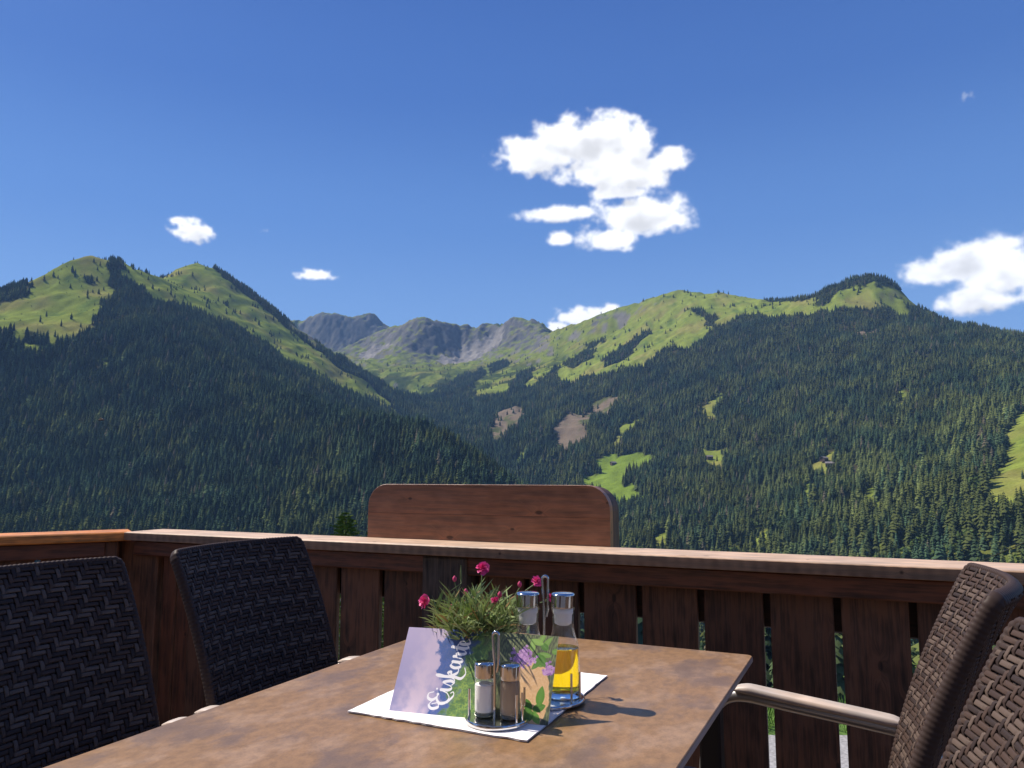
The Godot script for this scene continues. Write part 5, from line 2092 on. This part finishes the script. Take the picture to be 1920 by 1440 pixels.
# ------------------------------------------------------------------ survey: outlines on the ground (x, depth) and the points the hills pass through
var poly_meadow := [
	PackedVector2Array([Vector2(-1387, 1778), Vector2(-1927, 2454), Vector2(-1507, 2218), Vector2(-1670, 2614), Vector2(-1628, 2662), Vector2(-1580, 2738), Vector2(-1530, 2770), Vector2(-1318, 2454), Vector2(-1264, 2390), Vector2(-1214, 2322), Vector2(-1181, 2170), Vector2(-1109, 1982), Vector2(-1112, 1906), Vector2(-1135, 1798), Vector2(-1149, 1762), Vector2(-1265, 1630)]),
	PackedVector2Array([Vector2(-1374, 2934), Vector2(-1518, 3390), Vector2(-1477, 3470), Vector2(-1164, 3038), Vector2(-1057, 3050), Vector2(-920, 3034), Vector2(-762, 3018), Vector2(-670, 2994), Vector2(-559, 3082), Vector2(-456, 2978), Vector2(-439, 2842), Vector2(-506, 2794), Vector2(-577, 2586), Vector2(-734, 2494), Vector2(-856, 2538), Vector2(-951, 2498), Vector2(-1059, 2418), Vector2(-1116, 2426)]),
	PackedVector2Array([Vector2(-1504, 2798), Vector2(-1472, 2842), Vector2(-1259, 2530), Vector2(-1374, 2934), Vector2(-1116, 2426), Vector2(-1059, 2418), Vector2(-1099, 2354), Vector2(-1176, 2378), Vector2(-1242, 2414)]),
	PackedVector2Array([Vector2(-1812, 6430), Vector2(-1673, 6770), Vector2(-1438, 6794), Vector2(-1252, 6822), Vector2(-1109, 6842), Vector2(-769, 5198), Vector2(-618, 5470), Vector2(-432, 5570), Vector2(-74, 5230), Vector2(58, 5470), Vector2(232, 4842), Vector2(117, 4166), Vector2(0, 4126), Vector2(-123, 3922), Vector2(-244, 3882), Vector2(-338, 3730), Vector2(-419, 3534), Vector2(-507, 3302), Vector2(-627, 3322), Vector2(-707, 3254), Vector2(-774, 3062)]),
	PackedVector2Array([Vector2(232, 4842), Vector2(395, 4666), Vector2(706, 4338), Vector2(925, 4018), Vector2(1085, 3782), Vector2(1122, 2938), Vector2(1265, 2878), Vector2(1542, 3170), Vector2(1609, 3110), Vector2(1636, 3046), Vector2(1683, 2894), Vector2(1431, 2586), Vector2(1373, 2630), Vector2(1301, 2670), Vector2(1158, 2734), Vector2(1038, 2830), Vector2(949, 3058), Vector2(829, 3098), Vector2(731, 2970), Vector2(630, 2990), Vector2(498, 2962), Vector2(372, 3130), Vector2(225, 3230), Vector2(144, 3434), Vector2(59, 3410), Vector2(-48, 3438), Vector2(-180, 3498), Vector2(-179, 3942), Vector2(-29, 4174), Vector2(117, 4166)]),
	PackedVector2Array([Vector2(268, 2230), Vector2(353, 2426), Vector2(431, 2450), Vector2(409, 2406), Vector2(292, 2226)]),
	PackedVector2Array([Vector2(553, 2254), Vector2(611, 2342), Vector2(660, 2386), Vector2(575, 2198)]),
	PackedVector2Array([Vector2(487, 2014), Vector2(543, 1962), Vector2(491, 1770), Vector2(453, 1826)]),
	PackedVector2Array([Vector2(576, 1494), Vector2(642, 1590), Vector2(661, 1590), Vector2(600, 1446), Vector2(559, 1450)]),
	PackedVector2Array([Vector2(526, 1434), Vector2(569, 1502), Vector2(528, 1386)]),
	PackedVector2Array([Vector2(516, 1390), Vector2(546, 1422), Vector2(497, 1298), Vector2(480, 1290)]),
	PackedVector2Array([Vector2(607, 986), Vector2(738, 1166), Vector2(871, 1350), Vector2(960, 1438), Vector2(1054, 1498), Vector2(614, 886), Vector2(577, 906), Vector2(576, 934)]),
	PackedVector2Array([Vector2(964, 1898), Vector2(982, 1902), Vector2(872, 1686), Vector2(866, 1698)]),
	PackedVector2Array([Vector2(583, 1266), Vector2(604, 1282), Vector2(524, 1114), Vector2(520, 1126)]),
	PackedVector2Array([Vector2(371, 1234), Vector2(399, 1226), Vector2(376, 1150), Vector2(355, 1178)]),
	PackedVector2Array([Vector2(7, 2362), Vector2(29, 2366), Vector2(41, 2282), Vector2(19, 2274)]),
	PackedVector2Array([Vector2(-1012, 1874), Vector2(-999, 1874), Vector2(-966, 1818), Vector2(-976, 1818)]),
	PackedVector2Array([Vector2(252, 1394), Vector2(279, 1406), Vector2(259, 1290), Vector2(236, 1290)])]
var poly_bright := [
	PackedVector2Array([Vector2(167, 1942), Vector2(216, 2150), Vector2(265, 2190), Vector2(372, 2142), Vector2(413, 2090), Vector2(385, 2050), Vector2(339, 1998), Vector2(296, 1826), Vector2(292, 1722), Vector2(232, 1782)])]
var poly_clear := [
	PackedVector2Array([Vector2(-65, 2930), Vector2(-60, 3062), Vector2(49, 3042), Vector2(57, 2910), Vector2(-4, 2614), Vector2(-54, 2442), Vector2(-79, 2486)]),
	PackedVector2Array([Vector2(140, 2410), Vector2(159, 2598), Vector2(214, 2678), Vector2(290, 2658), Vector2(230, 2402), Vector2(212, 2322), Vector2(149, 2274)]),
	PackedVector2Array([Vector2(289, 2802), Vector2(388, 2754), Vector2(344, 2574), Vector2(275, 2558)]),
	PackedVector2Array([Vector2(1140, 2562), Vector2(1212, 2514), Vector2(1176, 2458), Vector2(1123, 2502)])]
var poly_woods := [
	PackedVector2Array([Vector2(-1290, 1870), Vector2(-1249, 1898), Vector2(-1178, 1826), Vector2(-1122, 1742), Vector2(-1152, 1682)]),
	PackedVector2Array([Vector2(-1201, 1886), Vector2(-1184, 1902), Vector2(-1135, 1834), Vector2(-1152, 1814)]),
	PackedVector2Array([Vector2(-1812, 2506), Vector2(-1715, 2586), Vector2(-1403, 2206), Vector2(-1399, 2150), Vector2(-1517, 2106)]),
	PackedVector2Array([Vector2(-1324, 2318), Vector2(-1314, 2342), Vector2(-1283, 2314), Vector2(-1296, 2286)]),
	PackedVector2Array([Vector2(-394, 3534), Vector2(-368, 4054), Vector2(-172, 4466), Vector2(-140, 4178), Vector2(-196, 3738), Vector2(-217, 3458)]),
	PackedVector2Array([Vector2(-142, 4506), Vector2(-48, 4570), Vector2(0, 4234), Vector2(-116, 4146)]),
	PackedVector2Array([Vector2(-24, 3438), Vector2(40, 3842), Vector2(109, 3882), Vector2(74, 3534), Vector2(11, 3298)]),
	PackedVector2Array([Vector2(96, 3446), Vector2(203, 3618), Vector2(226, 3506), Vector2(183, 3278), Vector2(92, 3302)]),
	PackedVector2Array([Vector2(237, 3566), Vector2(365, 3718), Vector2(391, 3662), Vector2(368, 3498), Vector2(254, 3458)]),
	PackedVector2Array([Vector2(363, 3834), Vector2(445, 3726), Vector2(456, 3606), Vector2(374, 3674)]),
	PackedVector2Array([Vector2(400, 3358), Vector2(606, 3442), Vector2(625, 3350), Vector2(526, 3258), Vector2(405, 3218)]),
	PackedVector2Array([Vector2(772, 3418), Vector2(841, 3310), Vector2(858, 3162), Vector2(823, 3074), Vector2(806, 3266)]),
	PackedVector2Array([Vector2(-1529, 2770), Vector2(-1512, 2786), Vector2(-1203, 2342), Vector2(-1189, 2286), Vector2(-1252, 2354)]),
	PackedVector2Array([Vector2(1160, 2878), Vector2(1456, 3206), Vector2(1547, 3158), Vector2(1594, 3122), Vector2(1425, 2758), Vector2(1344, 2750), Vector2(1350, 2798), Vector2(1276, 2814), Vector2(1171, 2830)]),
	PackedVector2Array([Vector2(1404, 2718), Vector2(1433, 2670), Vector2(1675, 2934), Vector2(1422, 2586), Vector2(1373, 2630)]),
	PackedVector2Array([Vector2(196, 2134), Vector2(220, 2158), Vector2(243, 2134), Vector2(231, 2070), Vector2(194, 2074)]),
	PackedVector2Array([Vector2(289, 1998), Vector2(329, 1990), Vector2(315, 1878), Vector2(268, 1838)])]
var poly_rock := [
	PackedVector2Array([Vector2(-910, 3074), Vector2(-1673, 6770), Vector2(-1409, 6442), Vector2(-1091, 5178), Vector2(-1105, 4926), Vector2(-789, 3038)]),
	PackedVector2Array([Vector2(-1483, 6782), Vector2(-1252, 6822), Vector2(-1060, 6486), Vector2(-938, 5134), Vector2(-1091, 5178)]),
	PackedVector2Array([Vector2(-750, 4962), Vector2(-580, 5142), Vector2(-394, 5582), Vector2(-191, 5646), Vector2(-92, 5234), Vector2(-215, 5106), Vector2(-318, 5042), Vector2(-439, 4822), Vector2(-638, 4554), Vector2(-717, 4650), Vector2(-647, 4850)]),
	PackedVector2Array([Vector2(-191, 4942), Vector2(58, 5470), Vector2(171, 5382), Vector2(231, 4818), Vector2(169, 4386), Vector2(0, 4686)]),
	PackedVector2Array([Vector2(440, 4158), Vector2(505, 4090), Vector2(532, 3970), Vector2(451, 4006)])]
var poly_scree := [
	PackedVector2Array([Vector2(-490, 4822), Vector2(-322, 5094), Vector2(-146, 5194), Vector2(-55, 5170), Vector2(-70, 4982), Vector2(-190, 4914), Vector2(-236, 4806), Vector2(-447, 4726)]),
	PackedVector2Array([Vector2(-771, 4986), Vector2(-929, 5086), Vector2(-1015, 4990), Vector2(-909, 4802), Vector2(-833, 4942)])]
var hills_a := [
	-1522,2000,152.124, -1494,2075,-11.707, -1460,2150,-47.577, -1462,2185,-8.942, -1462,2220,77.755, -1460,2250,-13.672, -1456,2280,-101.348, -1444,2310,-47.199, -1430,2340,-143.809, -1414,2380,-93.446, -1395,2420,-245.986, -1374,2435,-47.369, -1352,2450,-345.880, -1341,2495,-136.709, -1328,2540,-135.754, -1321,2590,-150.538, -1312,2640,-302.529, -1292,2760,-294.162, -1298,2805,-316.292, -1305,2850,-204.257, -1316,2925,-143.424, -1326,3000,-88.833, -1334,3075,-19.714, -1340,3150,-460.308, -1324,3175,-2.070, -1308,3200,-151.862, -1276,3225,-8.930, -1245,3250,-59.007, -1194,3275,-25.442, -1144,3300,-127.243, -1092,3325,-43.169, -1039,3350,-44.496, -974,3375,-72.692, -907,3400,-44.667, -841,3425,-98.007, -773,3450,-28.238, -706,3485,-136.115, -639,3520,-48.298, -575,3585,-202.168, -508,3650,63.706, -1286,2430,178.696, -1245,2395,35.715, -1204,2360,97.862, -1100,2305,-23.696, -1000,2250,-46.339, -906,2200,13.867, -815,2150,19.102, -741,2115,14.411, -669,2080,-3.374, -595,2080,21.977, -521,2080,42.898, -454,2105,-17.171, -384,2130,-32.587, -344,2155,-73.742, -302,2180,-226.384, -1240,2780,577.991, -1029,2700,104.367, -840,2720,80.469, -700,2780,-21.874, -556,2850,-68.009, -464,2900,66.038, -539,1760,-48.887, -487,1750,-35.572, -436,1740,-156.565, -376,1690,-200.992, -319,1640,-210.528, -265,1590,-233.735, -214,1540,-264.547, -171,1495,-186.750, -131,1450,-247.600, -104,1425,-98.702, -77,1400,-82.528, -52,1375,-90.354, -28,1350,-86.635, -9,1325,-47.909, 9,1300,-142.939, 22,1290,-25.817, 35,1280,-12.848, 52,1265,-19.788, 68,1250,-217.451, -1141,1700,23.192, -1199,1620,56.479, -962,1450,102.214, -1011,1380,-71.500, -822,1250,161.115, -874,1150,-88.347, -1093,1920,65.660, -1007,1780,283.347, -899,1600,91.298, -711,1280,5.413, -938,2020,-202.620, -831,1800,-127.704, -684,1500,33.246, -570,1260,22.388, -737,1880,-114.526, -622,1750,58.811, -510,1450,11.183, -429,1230,29.711, -400,1600,153.110, -360,1450,236.972, -301,1220,65.984, -259,1440,86.047, -188,1300,90.100, -93,1230,-66.709, -1186,1760,-232.093, -1327,1960,-155.206, -1136,1880,-48.841, -1282,2110,10.201, -1302,2030,173.542, -1303,2270,135.073]
var hills_b := [
	-1284,2350,-9.178, -2264,6700,-345.873, -2131,6650,-171.186, -2000,6600,-258.600, -1882,6550,-266.793, -1765,6500,-303.880, -1679,6475,-365.518, -1594,6450,-765.090, -1499,6435,-367.806, -1404,6420,-189.036, -1363,6460,-20.181, -1321,6500,-176.841, -1257,6500,-143.445, -1193,6500,-686.270, -1134,6525,-81.284, -1075,6550,40.241, -1009,6625,-73.005, -942,6700,-271.717, -1777,6320,639.828, -1603,6330,415.853, -1528,6220,321.459, -1297,6260,532.416, -1158,6330,-6.248, -1322,5900,-184.976, -1166,5450,-132.610, -1095,5425,-105.729, -1025,5400,-281.440, -922,5350,-216.773, -821,5300,-421.333, -749,5250,-244.648, -678,5200,-156.739, -630,5175,-45.655, -581,5150,-378.868, -495,5200,-356.535, -407,5250,-459.534, -295,5300,-403.576, -181,5350,-332.974, -128,5350,-100.407, -75,5350,-89.405, -43,5275,-35.534, -11,5200,-314.748, 22,5175,-101.394, 54,5150,-250.184, 107,5075,-125.765, 159,5000,-259.596, 193,4850,-404.509, 225,4700,-275.833, -816,5050,192.234, -627,4950,-413.406, -947,5000,381.423, -361,5140,522.042, -495,5030,-175.315, -386,5000,516.045, -548,4880,335.092, -108,5130,686.359, -206,4900,200.311, 68,4850,130.789, 0,4600,162.203, -644,4600,1.041, -410,4500,-25.757, -187,4450,90.612, -782,4300,-133.623, -580,4150,-217.530, -315,4100,43.275, -435,3900,-179.002, -438,3700,-29.812, 303,4575,-517.455, 376,4450,-339.398, 445,4350,-295.740, 510,4250,-283.882, 584,4135,-363.257, 654,4020,-412.825, 710,3935,-345.124, 763,3850,-312.018, 809,3775,-228.048, 852,3700,-307.389, 898,3650,-141.691, 942,3600,-5.721, 974,3550,-103.612, 1003,3500,-264.981, 1064,3400,-228.742, 1120,3300,-165.558, 1163,3225,-202.096, 1202,3150,-42.250, 1218,3105,-66.985, 1234,3060,85.086, 1268,3010,-83.187, 1300,2960,-43.950, 1328,2925,-59.400, 1354,2890,-117.755, 1370,2870,-39.120, 1386,2850,-322.939, 1402,2835,-30.217, 1417,2820,-471.906, 1430,2805,-33.821, 1443,2790,-43.118, 1462,2775,-30.815, 1482,2760,162.360, 1508,2705,-110.683, 1531,2650,-30.494, 1550,2575,-163.888, 1565,2500,1.653, 1593,2450,-103.011, 1619,2400,-82.278, 1673,2325,-131.712, 1720,2250,-160.697, 124,4400,248.712, 284,4050,255.240, 0,4000,92.763, 133,3800,2.427]
var hills_c := [
	374,3800,16.949, 542,3850,544.750, 706,3450,186.441, 211,3350,64.340, 387,3250,60.978, 548,3250,-26.300, 821,3150,140.237, -98,3500,82.146, 0,3450,-68.761, -157,3750,-74.886, 978,2950,113.854, 1156,2730,130.350, 1308,2720,27.281, 1357,2600,221.545, 606,2980,-88.822, 438,2850,66.260, 630,2650,-36.884, 971,2560,42.210, 1114,2150,32.717, 1217,1850,-10.962, 1274,1750,-31.532, 253,2600,11.510, 400,2400,119.969, 642,2100,-88.802, 814,1830,9.690, 886,1520,-0.235, 918,1350,-26.566, 121,2500,-180.772, 64,2330,-28.336, 187,2250,-58.145, 272,2080,-4.107, 259,1980,67.584, 388,2080,49.856, 434,1850,-46.762, 512,1950,113.762, 573,1540,-25.848, 663,1500,7.627, 647,1270,78.869, 674,1040,-87.040, 178,1850,-313.234, 246,1500,-241.917, 376,1250,-82.049, 450,1030,-36.772, 487,850,-81.982, 535,800,-198.005, 600,930,49.682, 675,900,-60.546, -367,3300,190.206, -271,3000,85.932, -187,2700,49.635, -103,2480,97.931, -16,2300,203.783, 60,2180,-43.634, 129,2080,-93.943, -420,2750,175.244, -277,2500,55.195, -140,2250,-247.815, -60,1750,645.981, -150,2000,908.301, 100,1500,851.405, 150,1150,564.617, -300,950,-10.051, -700,950,-13.277, -1000,900,98.355, -300,700,34.372, -900,600,85.670, 0,800,23.634, 250,850,145.568, 500,650,225.395, 300,500,71.073, 700,500,163.040, 0,450,-32.238, -400,400,-7.173, 0,250,-1.125, 300,250,-28.203, -300,200,16.462, 0,120,17.080, 150,120,-4.679, -150,120,-9.157, 0,55,3.926, 60,55,2.011, -60,55,3.531, 0,22,24.997, 20,22,-13.181, -20,22,-12.934, -100,15,-53.903, 100,15,-49.658, 0,8,-101.383, 0,-15,85.491, -40,-5,6.761, 40,-5,6.743, 0,-300,-16.335, -600,-300,-57.033, 600,-300,-16.595, 1200,300,-204.447, -1500,300,-40.154, -1566,2562,698.632, -1525,2645,-117.554, -1478,2678,179.476, -1448,2770,868.771, -1458,3426,170.372, -1421,3478,-69.208, -1352,3530,70.720, -1242,3584,47.592, -1128,3636,143.166, -985,3690,172.889, -838,3743,198.456, -692,3815,810.281, -2360,6984,294.276, -2087,6887,236.563]
var hills_d := [
	-1844,6790,372.341, -1666,6741,57.320, -1468,6713,965.330, -1381,6794,-186.228, -1247,6795,-196.561, -1124,6846,399.092, -984,6997,283.517, -1218,5694,806.904, -1071,5646,114.331, -860,5547,161.956, -711,5448,302.376, -609,5398,556.747, -426,5499,366.398, -189,5600,93.684, -79,5600,387.679, 402,4749,969.322, 546,4548,436.979, 702,4316,336.066, 821,4144,286.106, 919,3992,242.556, 1018,3890,272.003, 1086,3788,297.989, 1309,3430,395.659, 1346,3338,346.202, 1421,3235,127.272, 1481,3162,20.079, 1517,3120,-159.776, 1552,3088,-367.584, 1580,3056,134.701, 1624,3024,533.247, 1786,2649,474.347, 1902,2488,362.869]
var hills_plane := [137.6704, -79.0028, 71.6055]
